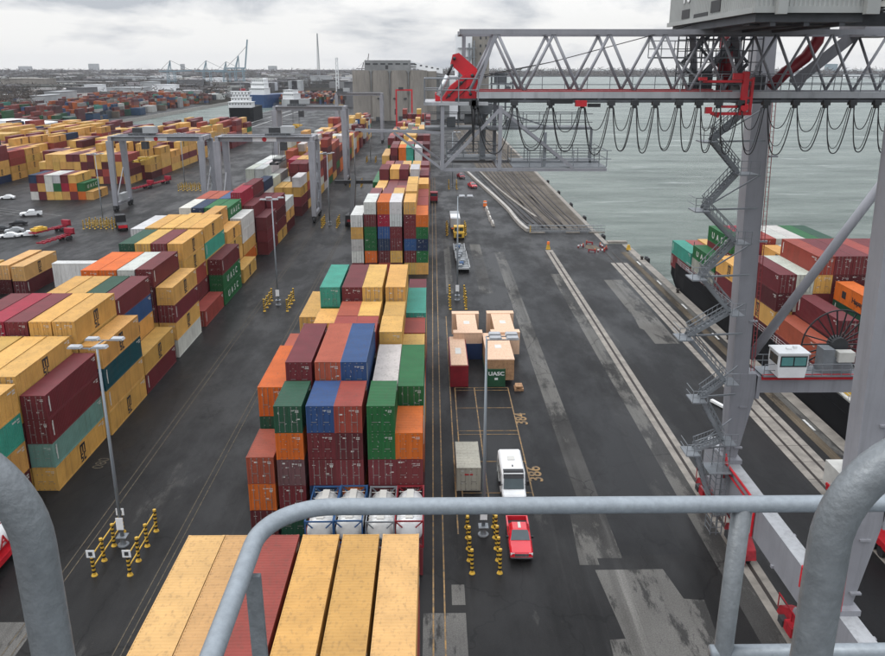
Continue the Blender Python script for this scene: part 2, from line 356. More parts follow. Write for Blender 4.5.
def strip(name, polys, m, z):
    s = MB()
    for p in polys: s.sheet(p, z)
    return struct(s.build(name, m))
def rect(x0, x1, y0, y1): return [(x0,y0),(x1,y0),(x1,y1),(x0,y1)]
strip('asphalt_lane', [rect(16.5,22.0,62.5,186), rect(-3.9,14.0,71,103), rect(29.2,38.6,20,168)], 'asphalt_new', .004)
strip('worn_strip', [rect(14.3,16.5,62,186), rect(8.9,11.4,150,195), rect(24.4,26.9,40,165), rect(34.5,38.4,120,160), rect(2.6,4.0,150,200),
                     [(13.2,71),(14.3,71),(14.3,61),(12.6,61)], rect(44.0,45.7,20,186)], 'asphalt_grey', .008)
strip('concrete_patch', [[(13.78,60.25),(19.6,60.3),(20.2,56.2),(21.8,56.0),(21.0,47),(12.9,47),(13.2,51.3),(14.4,51.4)], rect(-.85,2.5,44,54.6), rect(1.45,2.52,55.6,58.3),
                         rect(-34.2,-30.6,44,53.9), [(34,128),(38.2,120),(38.4,132),(35,140)]], 'slab', .012)
def roadmat():
    asphalt('track_dirt', (.07,.055,.038), (.13,.105,.075), (.03,.025,.02), .55, .8, .95)
roadmat()
strip('quay_cope', [rect(45.8,47.35,-40,194.5), rect(41.6,42.75,194.9,700)], 'rail_conc', .012)
strip('mooring_strip', [rect(43.6,44.8,20,186)], 'track_dirt', .016)
# crane rails in their concrete bed
strip('crane_rail_bed', [rect(26.35,28.1,-10,188.3), rect(39.0,42.6,-10,175)], 'rail_conc', .02)
rb = MB()
for x in (27.22, 40.0, 41.6):
    rb.box(x-.17, x-.05, -10, 186, .012, .026); rb.box(x+.05, x+.17, -10, 186, .012, .026); rb.box(x-.04, x+.04, -10, 186, .012, .05)
for y in range(40, 176, 4): rb.box(39.0, 42.6, y, y+.07, .012, .0245)
struct(rb.build('crane_rail', 'rusty'))
# railway beyond the steel fence
strip('railway_ground', [[(30.4,214),(29.5,232),(26.7,252),(24.5,270),(21.5,305),(19,345),(15,520),(14,640),(41.5,640),(41.5,216),(38,213)]], 'railground', .016)
tr = MB()
def curve(p0, p1, p2, p3, n=18):
    return [tuple((1-t)**3*Vector(p0)+3*(1-t)**2*t*Vector(p1)+3*(1-t)*t*t*Vector(p2)+t**3*Vector(p3)) for t in [i/n for i in range(n+1)]]
tracks = [((30.3,214,.09),(28,260,.09),(20,300,.09),(16.5,600,.09)), ((30.3,214,.09),(29.5,260,.09),(24.5,300,.09),(21,600,.09)), ((34.6,214,.09),(33,250,.09),(27.5,300,.09),(25.5,600,.09)),
          ((34.6,214,.09),(34,250,.09),(31,300,.09),(30,600,.09)), ((38.4,214,.09),(37.6,260,.09),(35,300,.09),(34.5,600,.09)), ((26.8,222,.09),(24.5,250,.09),(21.5,290,.09),(18.5,340,.09))]
for t in tracks:
    c = curve(*t)
    for o in (-.75, .75):
        for a, b in zip(c, c[1:]): tr.bar((a[0]+o,a[1],a[2]), (b[0]+o,b[1],b[2]), .5, .14)
struct(tr.build('railway_tracks', 'rusty'))

# painted lines
ln = MB(); Z = .0305
def ly(x, y0, y1, w=.13): ln.sheet(rect(x-w/2, x+w/2, y0, y1), Z)
def lx(y, x0, x1, w=.13): ln.sheet(rect(x0, x1, y-w/2, y+w/2), Z+.002)
for x in (-.05, .85): ly(x, 35, 320, .12)
ly(2.25, 66, 135, .13)
for x in (2.9, 5.5, 10.0): ly(x, 72, 102, .13)
for y in (102, 101.1, 95.2, 88.4, 87.4, 80.5, 73.6): lx(y, 2.9, 10.0)
struct(ln.build('road_markings', 'lines'))
fl2 = MB()
for x in (-31.6, -30.9, -23.5, -22.9): fl2.sheet(rect(x-.045, x+.045, 30, 330), Z)
struct(fl2.build('faded_lane_lines', 'faint'))
wl = MB()
for y in range(20, 190, 17): wl.sheet(rect(44.95, 45.25, y, y+3.2), Z)
wl.sheet(rect(-75,-60,203.6,204.2), Z); wl.sheet(rect(-75,-60,207.5,208.1), Z)
wl.sheet(rect(-128.6,-127.9,560,850), Z); wl.sheet(rect(-139,-138.2,500,850), Z)
for x in (-107,-112,-118,-124): wl.sheet([(x,236),(x+.2,236),(x-25,250),(x-25.2,250)], Z)
struct(wl.build('white_markings', 'lines_white'))
for s, p in (('384',(10.75,91.8)), ('386',(10.75,77.6))):
    o = text('slot_number', s, 2.05, 'lines', None, (p[0],p[1],.034), (0,0,R(90)), .03, 1.15, .001); o['kind'] = 'structure'
o = text('slot_number', '080', 1.7, 'faint', None, (-36.0,80.6,.034), (0,0,R(90)), .0, 1.0, .001); o['kind'] = 'structure'
# ================================================================== SHIPPING CONTAINERS
PAL = dict(y=('yellow',(.72,.415,.115)), t=('tan yellow',(.72,.435,.165)), m=('maroon',(.175,.030,.036)), k=('dark maroon',(.105,.019,.023)), r=('brick red',(.34,.06,.045)),
           s=('rust orange',(.42,.095,.05)), o=('orange',(.70,.155,.022)), g=('green',(.022,.155,.05)), d=('dark green',(.022,.085,.05)), e=('teal',(.06,.36,.27)),
           b=('blue',(.035,.095,.24)), n=('navy blue',(.017,.036,.085)), w=('white',(.66,.655,.61)), a=('grey',(.36,.35,.31)), c=('crimson',(.36,.018,.045)),
           q=('petrol blue',(.012,.085,.105)), x=('weathered maroon',(.17,.085,.09)), B=('bright blue',(.03,.16,.42)), p=('pale green',(.17,.34,.27)))
CW = 2.438
def corr(mb, a0, a1, put, d=.04, per=.28):
    n = max(1, int((a1-a0)/per)); per = (a1-a0)/n; pts = []
    for i in range(n):
        s = a0+i*per
        pts += [(s,0),(s+per*.34,0),(s+per*.5,d),(s+per*.84,d)]
    pts.append((a1,0)); lo, hi = put(pts)
    k = len(pts); mb.add(lo+hi, [(i,i+1,k+i+1,k+i) for i in range(k-1)])
def body_mesh(Ln):
    b = MB(); hx = CW/2; Hh = 2.6; e = .07
    for sx in (-1, 1):
        def put(p, sx=sx): return [(sx*(hx-.015-q), y, .15) for y,q in p], [(sx*(hx-.015-q), y, Hh-.1) for y,q in p]
        corr(b, .12, Ln-.12, put, .05)
        b.box(sx*hx, sx*(hx-.06), .1, Ln-.1, 0, .152); b.box(sx*hx, sx*(hx-.06), .1, Ln-.1, Hh-.102, Hh-.012)
        for y0, y1 in ((0,.13),(Ln-.13,Ln)):
            b.box(sx*hx, sx*(hx-.15), y0, y1, .1, Hh-.1)
            for z0 in (-.002, Hh-.12): b.box(sx*(hx+.008), sx*(hx-.17), y0-.008 if y0 == 0 else y0, y1 if y0 == 0 else y1+.008, z0, z0+.112)
    corr(b, .12, Ln-.12, lambda p: ([(-hx+.05, y, Hh-.016-q) for y,q in p], [(hx-.05, y, Hh-.016-q) for y,q in p]), .034)
    corr(b, -hx+.14, hx-.14, lambda p: ([(x, Ln-.02-q, .1) for x,q in p], [(x, Ln-.02-q, Hh-.06) for x,q in p]), .045)
    for y0, y1 in ((.02,.1),(Ln-.1,Ln-.01)): b.box(-hx+.14, hx-.14, y0, y1, 0.01, .14); b.box(-hx+.14, hx-.14, y0, y1, Hh-.115, Hh-.014)
    b.add([(-hx+.1,.09,.1),(hx-.1,.09,.1),(hx-.1,.09,Hh-.08),(-hx+.1,.09,Hh-.08)], [(0,1,2,3)])
    b.add([(-hx+.05,.1,.06),(hx-.05,.1,.06),(hx-.05,Ln-.1,.06),(-hx+.05,Ln-.1,.06)], [(0,3,2,1)])
    return b.mesh('container_body', 'paint')
def door_mesh(sx, v):
    b = MB(); r2 = random.Random(v*7+sx); w = CW/2-.15
    x0, x1 = (.006, w) if sx > 0 else (-w, -.006)
    b.box(x0, x1, .03, .088, .145, 2.48)
    for z in (.42, .98, 1.54, 2.1): b.box(x0+.06, x1-.06, .018, .032, z-.16, z+.16)
    for f in (.28, .74):
        x = x0+(x1-x0)*f
        b.tube([(x,.0,.12),(x,.0,2.52)], .022, 6, 1 if v % 2 else 0)
        for z in (.14, .8, 1.8, 2.46): b.box(x-.05, x+.05, -.02, .03, z-.03, z+.03, 1)
        b.box(x-.02, x+.3*(1 if f < .5 else -1), -.035, -.01, 1.02, 1.06, 1)
    for i in range(r2.randint(1, 4)):
        zx = x0+.1+r2.random()*.75; zz = .7+r2.random()*1.6; ww = .05+r2.random()**2*.3; hh = .03+r2.random()**2*.11
        b.box(zx, min(x1-.02, zx+ww), .012, .0295, zz, zz+hh, 2)
    return b.mesh('container_door', ['paint','rod','decal'])
BODY = {}; DOORS = [(door_mesh(-1, v), door_mesh(1, v)) for v in range(10)]
def body(Ln):
    k = round(Ln, 2)
    if k not in BODY: BODY[k] = body_mesh(k)
    return BODY[k]

CON = []
def stack(block, bay, c, x, y, Ln, top, cols, z0=0.0, pool='ymymkmryrgbwo', th=2.72, **kw):
    n = max(1, round(top/th)); h = top/n
    cl = list(cols)[:n]
    while len(cl) < n: cl.append(rnd.choice(pool))
    for i, ch in enumerate(cl):
        CON.append(dict(block=block, bay=bay, c=c, x=x, y=y, L=Ln, z=z0+top-(i+1)*h, h=h, k=ch, t=i, n=n, **kw))
# --- centre block: six stacks wide, receding to the silos
CX6 = [-15.4,-12.67,-9.93,-7.46,-4.6,-2.15]
def cen(bay, y, Ln, spec):
    for c, top, cols in spec:
        stack('C', bay, c, CX6[c-1]+rnd.uniform(-.04,.04), y+rnd.uniform(-.05,.05), Ln, top, cols)
for c, x, ch in ((1,-15.3,'t'),(2,-12.8,'t'),(3,-10.3,'r'),(4,-7.6,'y'),(5,-4.9,'y'),(6,-2.22,'t')):
    stack('C', 1, c, x, 36.4, 12.19, 10.9, ch)
for c, top in ((1,5.2),(2,2.6),(3,2.6),(4,2.6),(5,2.6),(6,2.6)):
    if c != 1: stack('C', 2, c, CX6[c-1], 59.7 if c > 2 else 51.5, 6.06, top, 'm')
cen(3, 65.9, 6.06, [(1,8.0,'sok'),(2,12.9,'doxmd'),(3,12.9,'bmmnm'),(4,12.9,'rkmom'),(5,12.9,'ggmkm'),(6,10.3,'omkm')])
cen(4, 72.4, 12.19, [(1,12.1,'odmo'),(2,14.6,'mkmrm'),(3,14.6,'smkmr'),(4,14.6,'bnmko'),(5,12.2,'wgmk'),(6,12.15,'gwom')])
cen(5, 84.9, 6.06, [(1,11.4,'sykm'),(2,11.4,'smym'),(3,13.5,'rmyom'),(4,13.5,'rymkm'),(5,13.5,'yymry'),(6,11.3,'ymoy')])
cen(6, 91.1, 6.06, [(2,12.6,'ymym'),(3,13.5,'smyom'),(4,13.5,'yymkm'),(5,13.5,'yemry'),(6,11.4,'rmoy')])
cen(7, 97.5, 12.19, [(1,11.4,'yymy'),(2,15.2,'egdmyo'),(3,15.2,'mmrkym'),(4,15.2,'yymbmy'),(5,15.2,'yymrgy'),(6,11.9,'eymb')])
cen(8, 110.1, 6.06, [(2,7.8,'ymo'),(3,7.8,'mry'),(4,7.8,'yyb'),(5,7.8,'ymy'),(6,11.5,'mryo')])
cen(9, 165, 12.19, [(1,12.4,'wyww'),(2,15,'wmggok'),(3,15,'ocbnmr'),(4,15,'wwmmyk'),(5,15,'ymmbmy'),(6,12.4,'ogng')])
cen(10, 177.6, 12.19, [(1,10.4,'wym'),(2,14.4,'mym'),(3,14.4,'mrym'),(4,14.4,'yym'),(5,15.4,'yymg'),(6,12.4,'rrym')])
cen(11, 190.2, 12.19, [(2,13.2,'ymo'),(3,13.2,'mym'),(4,13.2,'rmy'),(5,15.4,'yymm'),(6,12.4,'rmyb')])
cen(12, 202.8, 12.19, [(1,7.8,'rgm'),(2,12.8,'ymy'),(3,12.8,'mmr'),(4,12.8,'mky'),(5,13,'ymy'),(6,13.5,'ymo')])
cen(13, 217, 12.19, [(2,15.4,'mmyk'),(3,15.4,'ymmr'),(4,15.4,'mkym'),(5,15.4,'wamy'),(6,13.8,'mkyn')])
cen(14, 229.6, 12.19, [(1,10.4,'gym'),(2,13,'rmy'),(3,13,'mym'),(4,13,'yrm'),(5,13,'ymo'),(6,13,'mry')])
cen(15, 242.2, 12.19, [(1,10.4,'gmy'),(2,13.6,'rmk'),(3,13.6,'mym'),(4,13.6,'yym'),(5,13.6,'ymr'),(6,13.6,'mnm')])
cen(16, 275, 12.19, [(1,13,'yymy'),(2,15.6,'mkmmy'),(3,15.6,'oomyb'),(4,15.6,'eegym'),(5,15.6,'wwmya'),(6,13,'mrbo')])
cen(17, 287.6, 12.19, [(1,13,'ymym'),(2,15.6,'mkym'),(3,15.6,'ymym'),(4,15.6,'mymr'),(5,15.6,'mymo'),(6,15.6,'kmym')])
yy = 300.2
for bay, st in enumerate(['rmyymk','mryymm','rmyykm','yrmywm','rykmya','mywrym','yeapwy','rymerm','wyeyam','ymryaw','rryoym','mkmryr','rmkyrm'], 18):
    hh = rnd.choice((10.4, 13, 13, 15.6))
    for c in range(1, 7):
        if rnd.random() < .9: stack('C', bay, c, CX6[c-1], yy, 12.19, max(7.8, hh+rnd.choice((0,0,0,2.6,-2.6))), st[c-1])
    yy += 12.6 if bay % 5 else 24
# --- left block beside the middle lane (R1 = stack nearest the lane)
def lef(bay, y, Ln, spec, ex=-37.5):
    for c, top, cols in spec:
        stack('L', bay, c, ex-1.22-2.6*(c-1)+rnd.uniform(-.04,.04), y+rnd.uniform(-.06,.06), Ln, top, cols)
lef(1, 61.6, 12.19, [(2,12,'yeyk'),(3,12,'ymky'),(4,12,'ymym'),(5,9.3,'mkm'),(6,12,'ymyr')])
lef(2, 74.6, 12.6, [(1,10.4,'mmpy'),(2,12.4,'yymky'),(3,12.4,'yymyk'),(4,12.4,'ymkym'),(5,9.9,'mky'),(6,9.9,'kmy')], -37.9)
lef(3, 87.8, 12.19, [(1,11.0,'yqyy'),(2,13.9,'yymyk'),(3,13.9,'yymmy'),(4,13.9,'mmyky'),(5,13.9,'cmkym'),(6,13.9,'mmkyk')])
lef(4, 100.3, 12.6, [(1,5.3,'ym'),(2,12.9,'mbymk'),(3,12.9,'dymky'),(4,12.9,'yymkm'),(5,12.9,'ymkmy'),(6,7.9,'kmy')])
lef(5, 114.6, 12.19, [(1,10.7,'ymyw'),(2,13.4,'mkmyk'),(3,13.3,'wamyk'),(4,13.3,'omyky'),(5,13.3,'oykmm')])
lef(6, 129.6, 12.19, [(1,2.75,'r'),(2,14.0,'yyrmk'),(3,14.0,'mymyk'),(4,14.0,'yymkm'),(5,14.0,'dymky')])
lef(7, 142.2, 13.7, [(1,8.5,'mgg'),(2,14.2,'yeymk'),(3,14.2,'yymyk'),(4,14.2,'yymkm'),(5,14.2,'yymky'),(6,14.0,'wamyk')], -37.4)
lef(8, 158.2, 12.19, [(1,2.75,'y'),(2,10.3,'yyyo'),(3,13.5,'yymyk'),(4,12,'rymkm'),(5,12,'yymky')])
lef(9, 171.2, 12.19, [(2,10.6,'wwyo'),(3,12.9,'gdmky'),(4,12.9,'gmkym'),(5,12.9,'nmkym'),(6,12.9,'wamyk')])
lef(10, 184, 12.19, [(1,8.6,'mmm'),(2,11.3,'mmky'),(3,14.2,'crmyk'),(4,12.9,'bnmky'),(5,12.9,'symkm'),(6,12.9,'symky')])
lef(11, 196.8, 12.19, [(1,10.6,'mkmy'),(2,10.6,'mmky'),(3,14.2,'mkmyk'),(4,13,'rmkym'),(5,11,'rmym'),(6,11,'mymr')])
lef(12, 209.6, 12.19, [(1,8.2,'wyk'),(2,8.2,'ymy'),(3,13.2,'nwmyk'),(4,11,'mmym'),(5,11,'mwym'),(6,9,'rym')])
lef(13, 235, 12.19, [(1,11,'wymk'),(2,8.2,'yky'),(3,8.2,'yww'),(4,10.7,'wwaw'),(5,13.4,'wwww'),(6,13.4,'wwaw')])
lef(14, 248, 12.19, [(1,13.4,'myrky'),(2,13.4,'mkmyk'),(3,8.2,'wyk'),(4,10.7,'aawy'),(5,13.4,'wwaw'),(6,13.4,'wwwa')])
lef(15, 261, 12.19, [(1,13.4,'ymrky'),(2,13.4,'ymmyk'),(3,13.2,'cmkyk'),(4,8,'ywk'),(5,13.4,'aawy'),(6,13.4,'wwaw')])
lef(16, 274, 12.19, [(1,13.4,'ymrwy'),(2,13.4,'mmyky'),(3,10.7,'ymky'),(4,10.7,'yyky'),(5,8,'yww'),(6,8,'waw')])
yy = 287
for bay in range(17, 36):
    hh = rnd.choice((10.7, 13.4, 13.4))
    for c in range(1, 7):
        if rnd.random() < .9: stack('L', bay, c, -38.72-2.6*(c-1), yy, 12.19, max(5.3, hh+rnd.choice((0,0,2.7,-2.7))), rnd.choice('yymmrkwoys'))
    yy += 12.9
# --- small group left of that block
stack('F', 1, 1, -77.3, 149.5, 13.7, 5.6, 'tk', th=2.8); stack('F', 1, 2, -80.6, 150.5, 13.7, 5.6, 'tk', th=2.8); stack('F', 1, 3, -84.2, 144, 12.19, 5.4, 'yk')
# --- far left blocks
def far(bay, y, xr, spec, n0=0):
    for c, cols in enumerate(spec):
        stack('D', bay, c+1, xr-1.3-2.52*(len(spec)-1-c), y, 12.19, 2.65*len(cols), cols, th=2.65)
far(1, 266, -109.2, ['nMw'.replace('M','m'),'mym','wwy','wgy','mcy','yom','go','y'])
far(2, 304, -110.5, ['ymy','yymy','yyyo','yymy','mymy','myym','ymmk','mkym','yymy','ykrm','mrmy','ryym','rmky'])
for bay in range(3, 13):
    y = 304+12.9*(bay-2)
    far(bay, y, -107, [''.join(rnd.choice('yyyymmkyrm') for _ in range(rnd.choice((4,4,5,3)))) for _ in range(16)])
for bay in range(13, 26):
    y = 300+12.9*(bay-13)
    far(bay, y, -158, [''.join(rnd.choice('yyyyymkyrn') for _ in range(rnd.choice((3,4,4,5)))) for _ in range(30)])
for bay in range(26, 30):
    y = 440+12.9*(bay-26)
    far(bay, y, -105, [''.join(rnd.choice('yymmkgrmm') for _ in range(rnd.choice((3,4,4,5)))) for _ in range(14)])
for bay in range(30, 66):          # across the basin
    y = 560+13.5*(bay-30)
    for c in range(40):
        if rnd.random() < .5+.4*math.sin(c*.35+bay*.6): stack('D', bay, c+1, -268-2.9*c-(bay % 3)*4, y, 12.19, 2.65*rnd.choice((2,3,3,4,5)), rnd.choice('oommrrkbagweso'), pool='oommrrkbagweso', th=2.65)
for bay in range(66, 78):
    y = 820+13.5*(bay-66)
    for c in range(30):
        if rnd.random() < .6: stack('D', bay, c+1, -95-2.7*c, y+150, 12.19, 2.65*rnd.choice((2,3,4)), rnd.choice('oommrrkbagwys'), pool='ommrrkbgy', th=2.65)
# --- on the ship moored at the quay (left to right = from the quay outwards)
def shp(bay, y, spec):
    for c, base, top, cols in spec: stack('S', bay, c, 49.15+2.5*(c-1), y, 12.19, top-base, cols, z0=base)
DK = 2.9
shp(1, 96.4, [(1,DK,8.1,'sm'),(2,DK,11.0,'mkm'),(3,DK,8.2,'mk'),(4,DK,12.9,'odmk'),(5,DK,10.6,'dmk'),(6,DK,10.6,'mky'),(7,DK,13,'mkym')])
shp(2, 109.5, [(1,DK,13.6,'mkyk'),(2,DK,13.6,'wwmk'),(3,DK,16.2,'rymkm'),(4,DK,16.2,'mkmkm'),(5,DK,16.2,'mkymk'),(6,DK,16.2,'rmkyk'),(7,DK,16.2,'mkmkk'),(8,DK,16.2,'mymky')])
shp(3, 122.4, [(1,DK,10.7,'ymk'),(2,DK,10.7,'ywm'),(3,DK,10.7,'wmk'),(4,DK,12.5,'ymky'),(5,DK,12.5,'wymk'),(6,DK,13.4,'yymk'),(7,DK,13.4,'wmky'),(8,DK,13.4,'ywmk')])
shp(4, 135.3, [(1,DK,9.8,'gam'),(2,DK,13.4,'gmky'),(3,DK,13.4,'cmky'),(4,DK,13.4,'rmky'),(5,DK,13.4,'wymk'),(6,DK,13.4,'wmky'),(7,DK,13.4,'gmky'),(8,DK,13.4,'dmyk')])
shp(5, 148.4, [(1,DK,8.0,'em'),(2,DK,8.0,'rm'),(3,DK,8.2,'yk'),(4,DK,8.2,'mk'),(5,DK,8.2,'my'),(6,DK,8.2,'wm')])

# ---- which containers does the photograph show, and how large?  (ray casting against the boxes)
SC = 2; W2, H2 = 885//SC, 656//SC
px, py = np.meshgrid((np.arange(W2)+.5)*SC, (np.arange(H2)+.5)*SC)
DIR = np.array(FW)[None,None,:]+np.array(RT)[None,None,:]*((px-442.5)/FPX)[...,None]-np.array(UP)[None,None,:]*((py-328)/FPX)[...,None]
ZB = np.full((H2, W2), 1e9); OWN = np.full((H2, W2), -1, np.int32); FACE = np.zeros((H2, W2), np.int8)
def project(p):
    v = Vector(p)-Vector((0,0,CAMH)); c = v.dot(FW)
    return (442.5+FPX*v.dot(RT)/c, 328-FPX*v.dot(UP)/c, c)
for i, c in enumerate(CON):
    lo = (c['x']-CW/2, c['y'], c['z']); hi = (c['x']+CW/2, c['y']+c['L'], c['z']+c['h'])
    q = [project((a,b,d)) for a in (lo[0],hi[0]) for b in (lo[1],hi[1]) for d in (lo[2],hi[2])]
    x0 = max(0, int(min(t[0] for t in q)/SC)-1); x1 = min(W2, int(max(t[0] for t in q)/SC)+2); y0 = max(0, int(min(t[1] for t in q)/SC)-1); y1 = min(H2, int(max(t[1] for t in q)/SC)+2)
    if x0 >= x1 or y0 >= y1: continue
    d = DIR[y0:y1, x0:x1]; tn = np.full(d.shape[:2], -1e9); tf = np.full(d.shape[:2], 1e9); ax = np.zeros(d.shape[:2], np.int8)
    for a in range(3):
        oo = (0, 0, CAMH)[a]; inv = 1/np.where(np.abs(d[...,a]) < 1e-9, 1e-9, d[...,a])
        t1 = (lo[a]-oo)*inv; t2 = (hi[a]-oo)*inv; mn = np.minimum(t1,t2); mx_ = np.maximum(t1,t2)
        ax = np.where(mn > tn, a, ax); tn = np.maximum(tn, mn); tf = np.minimum(tf, mx_)
    hit = (tn < tf) & (tn > 0) & (tn < ZB[y0:y1, x0:x1])
    ZB[y0:y1, x0:x1][hit] = tn[hit]; OWN[y0:y1, x0:x1][hit] = i; FACE[y0:y1, x0:x1][hit] = ax[hit]
vis = np.bincount(OWN[OWN >= 0].ravel(), minlength=len(CON)); fx = np.bincount(OWN[(OWN >= 0) & (FACE == 0)].ravel(), minlength=len(CON)); fy = np.bincount(OWN[(OWN >= 0) & (FACE == 1)].ravel(), minlength=len(CON))
order = [i for i in np.argsort(-vis) if vis[i] > 0]
TOP = set(int(i) for i in order[:300])
ORD = ['','first','second','third','fourth','fifth','sixth','seventh','eighth','ninth','tenth','eleventh','twelfth','thirteenth','fourteenth','fifteenth','sixteenth','seventeenth','eighteenth','nineteenth','twentieth','twenty-first','twenty-second','twenty-third','twenty-fourth','twenty-fifth','twenty-sixth','twenty-seventh','twenty-eighth','twenty-ninth','thirtieth','thirty-first','thirty-second','thirty-third','thirty-fourth','thirty-fifth']
TIER = ['top', 'second-from-top', 'third-from-top', 'fourth-from-top', 'fifth-from-top', 'lowest']
BLK = dict(C='centre block', L='left block', F='small group on the left', D='far left blocks', S='moored ship')
GRP = dict(C='containers stacked in the centre block', L='containers stacked in the left block', F='containers in the small left group', D='containers stacked in the far left blocks', S='containers on the moored ship')
brows = {}
for i in sorted(TOP):
    c = CON[i]; brows.setdefault(c['block'], set()).add(c['bay'])
brows = {k: {b: n+1 for n, b in enumerate(sorted(v))} for k, v in brows.items()}
LOGO = {}
def logo_mesh():
    if 'm' in LOGO: return LOGO['m']
    b = MB()      # letter m built as blocks over s and c, as stencilled on the sides
    X = lambda x0, x1, z0, z1: b.box(x0, x1, -.004, .012, z0, z1)
    X(-.62,-.40,0,1.0); X(-.11,.11,0,1.0); X(.40,.62,0,1.0); X(-.62,.62,.78,1.02)
    for o in (-.36, .36):
        X(o-.28,o+.26,-.22,-.06); X(o-.28,o-.10,-.95,-.2) if o > 0 else X(o-.28,o-.10,-.58,-.2); X(o-.28,o+.26,-.97,-.80)
        if o < 0: X(o-.28,o+.26,-.6,-.44); X(o+.08,o+.26,-.9,-.5)
    LOGO['m'] = b.mesh('logo', 'ink'); return LOGO['m']
_cd = {}
def codes(v, small=False):
    k = (v, small)
    if k in _cd: return _cd[k]
    b = MB(); r4 = random.Random(v+40); s_ = .6 if small else 1
    for row, n in ((0, r4.choice((7,9,11))), (1, r4.choice((4,5)))):
        x = 0
        for q_ in range(n):
            w_ = r4.choice((.07,.09,.10))*s_
            if q_ != 4: b.box(-x-w_, -x, -.002, .004, -row*.24*s_-.15*s_, -row*.24*s_)
            x += w_+.045*s_
    _cd[k] = b.mesh('id_marking', 'decal'); return _cd[k]
UASC = {('L',7,1,1),('L',7,1,2),('L',9,3,0),('D',1,7,0),('S',4,1,0),('S',4,2,0)}
far_mb = []
for i, c in enumerate(CON):
    nm, rgb = PAL[c['k']]
    j = random.Random(i*13+5); f = 1+j.uniform(-.14,.14); rgb = tuple(min(1, v*.74*f*(1+j.uniform(-.05,.05))) for v in rgb)
    if c['block'] == 'D' and c['bay'] >= 30: rgb = tuple(v*.62+.012 for v in rgb)
    if i not in TOP:
        far_mb.append((c, rgb)); continue
    o = link('shipping_container', body(c['L']), None, (c['x'], c['y'], c['z'])); o.scale.z = (c['h']-.012)/2.6
    o.color = (*rgb, 1)
    row = ORD[brows[c['block']][c['bay']]]
    extra = ''
    uk = (c['block'], c['bay'], c['c'], c['t'])
    zc = project((c['x'], c['y'], c['z']))[2]
    if fy[i] > 3 and zc < 185:
        v = j.randrange(10)
        for side in (0, 1):
            d = link('door', DOORS[v][side], o, (0,0,0)); d.color = o.color
    side = 1 if c['x'] < 0 else -1
    if uk in UASC:
        q = text('lettering', 'U  A  S  C', 1.5, 'decal', o, (side*1.228, c['L']*.5, 1.25), (R(90), 0, R(90*side)), .02, 1.25); extra = ' with white letters'
    elif c['block'] == 'S' and c['k'] == 'o':
        q = text('lettering', 'Hapag-Lloyd', 1.05, 'ink', o, (-1.228, c['L']*.36, 1.2), (R(90), 0, R(-90)), .02, 1.1)
        lb = MB(); lb.box(-.55,.55,-.004,.012,-.5,.5); lb.box(-.35,-.1,-.008,-.003,-.3,.3); extra = ' with dark lettering'
        lo_ = lb.build('logo', 'ink', o, (-1.228, c['L']*.78, 1.3)); lo_.rotation_euler.z = R(-90)
    elif c['k'] in 'yt' and fx[i] > 6 and c['block'] != 'C' and zc < 420 and j.random() < .93:
        q = link('logo', logo_mesh(), o, (side*1.226, c['L']*(.5 if c['L'] < 13 else .45), 1.25)); q.rotation_euler.z = R(90*side)
        extra = ' with black logo'
    elif fx[i] > 60 and c['k'] not in 'wa':
        db = MB(); db.box(-.09,.09,-.003,.01,-.85,.75); db.box(-.16,-.11,-.003,.01,-.2,.5)
        q = db.build('marking', 'decal', o, (side*1.226, .75 if side > 0 else c['L']-.8, 1.5)); q.rotation_euler.z = R(90*side)
    if fx[i] > 18 and zc < 230:
        j2 = random.Random(i); cm = codes(j2.randrange(4)); q = link('id_marking', cm, o, (side*1.2265, c['L']-.35 if side > 0 else .35, 2.28)); q.rotation_euler.z = R(90*side)
    if fy[i] > 14 and zc < 130:
        q = link('id_marking', codes(i % 4, True), o, (.95, -.006, 2.2))
    wd = 'short ' if c['L'] < 7 else ''
    stk = ORD[c['c']]+' stack from '+('the lane' if c['block'] == 'L' else 'left' if c['block'] != 'S' else 'the quay')
    if c['block'] == 'F': stk = ORD[c['c']]+' stack from right'
    tier = TIER[min(c['t'], 5)] if c['n'] > 1 else 'single'
    lab = f"{tier} {wd}{nm} container{extra}, {stk}, {row} row, {BLK[c['block']]}"
    wl_ = lab.split()
    if len(wl_) > 16: lab = lab.replace(' from the', ' from').replace('small group on the left', 'small left group')
    tag(o, lab, 'shipping container', GRP[c['block']])
fm = MB(); fc = []
for c, rgb in far_mb:
    fm.box(c['x']-CW/2, c['x']+CW/2, c['y'], c['y']+c['L'], c['z']+.006, c['z']+c['h']-.01); fc += [rgb]*24
# door ends of the distant ones read as a slightly recessed frame: keep them plain boxes with weathered paint
fo = fm.build('container_stacks', 'paint_far'); fo['kind'] = 'stuff'
ca = fo.data.color_attributes.new('paint', 'FLOAT_COLOR', 'CORNER')
arr = np.ones((len(fc), 4), np.float32); arr[:, :3] = np.array(fc, np.float32); ca.data.foreach_set('color', arr.ravel())
tag(fo, 'mixed containers in the distant stacks and in the hidden lower rows of the yard', 'containers')
print('containers', len(CON), 'visible', int((vis > 0).sum()), 'smallest kept', int(vis[order[min(299, len(order)-1)]]))
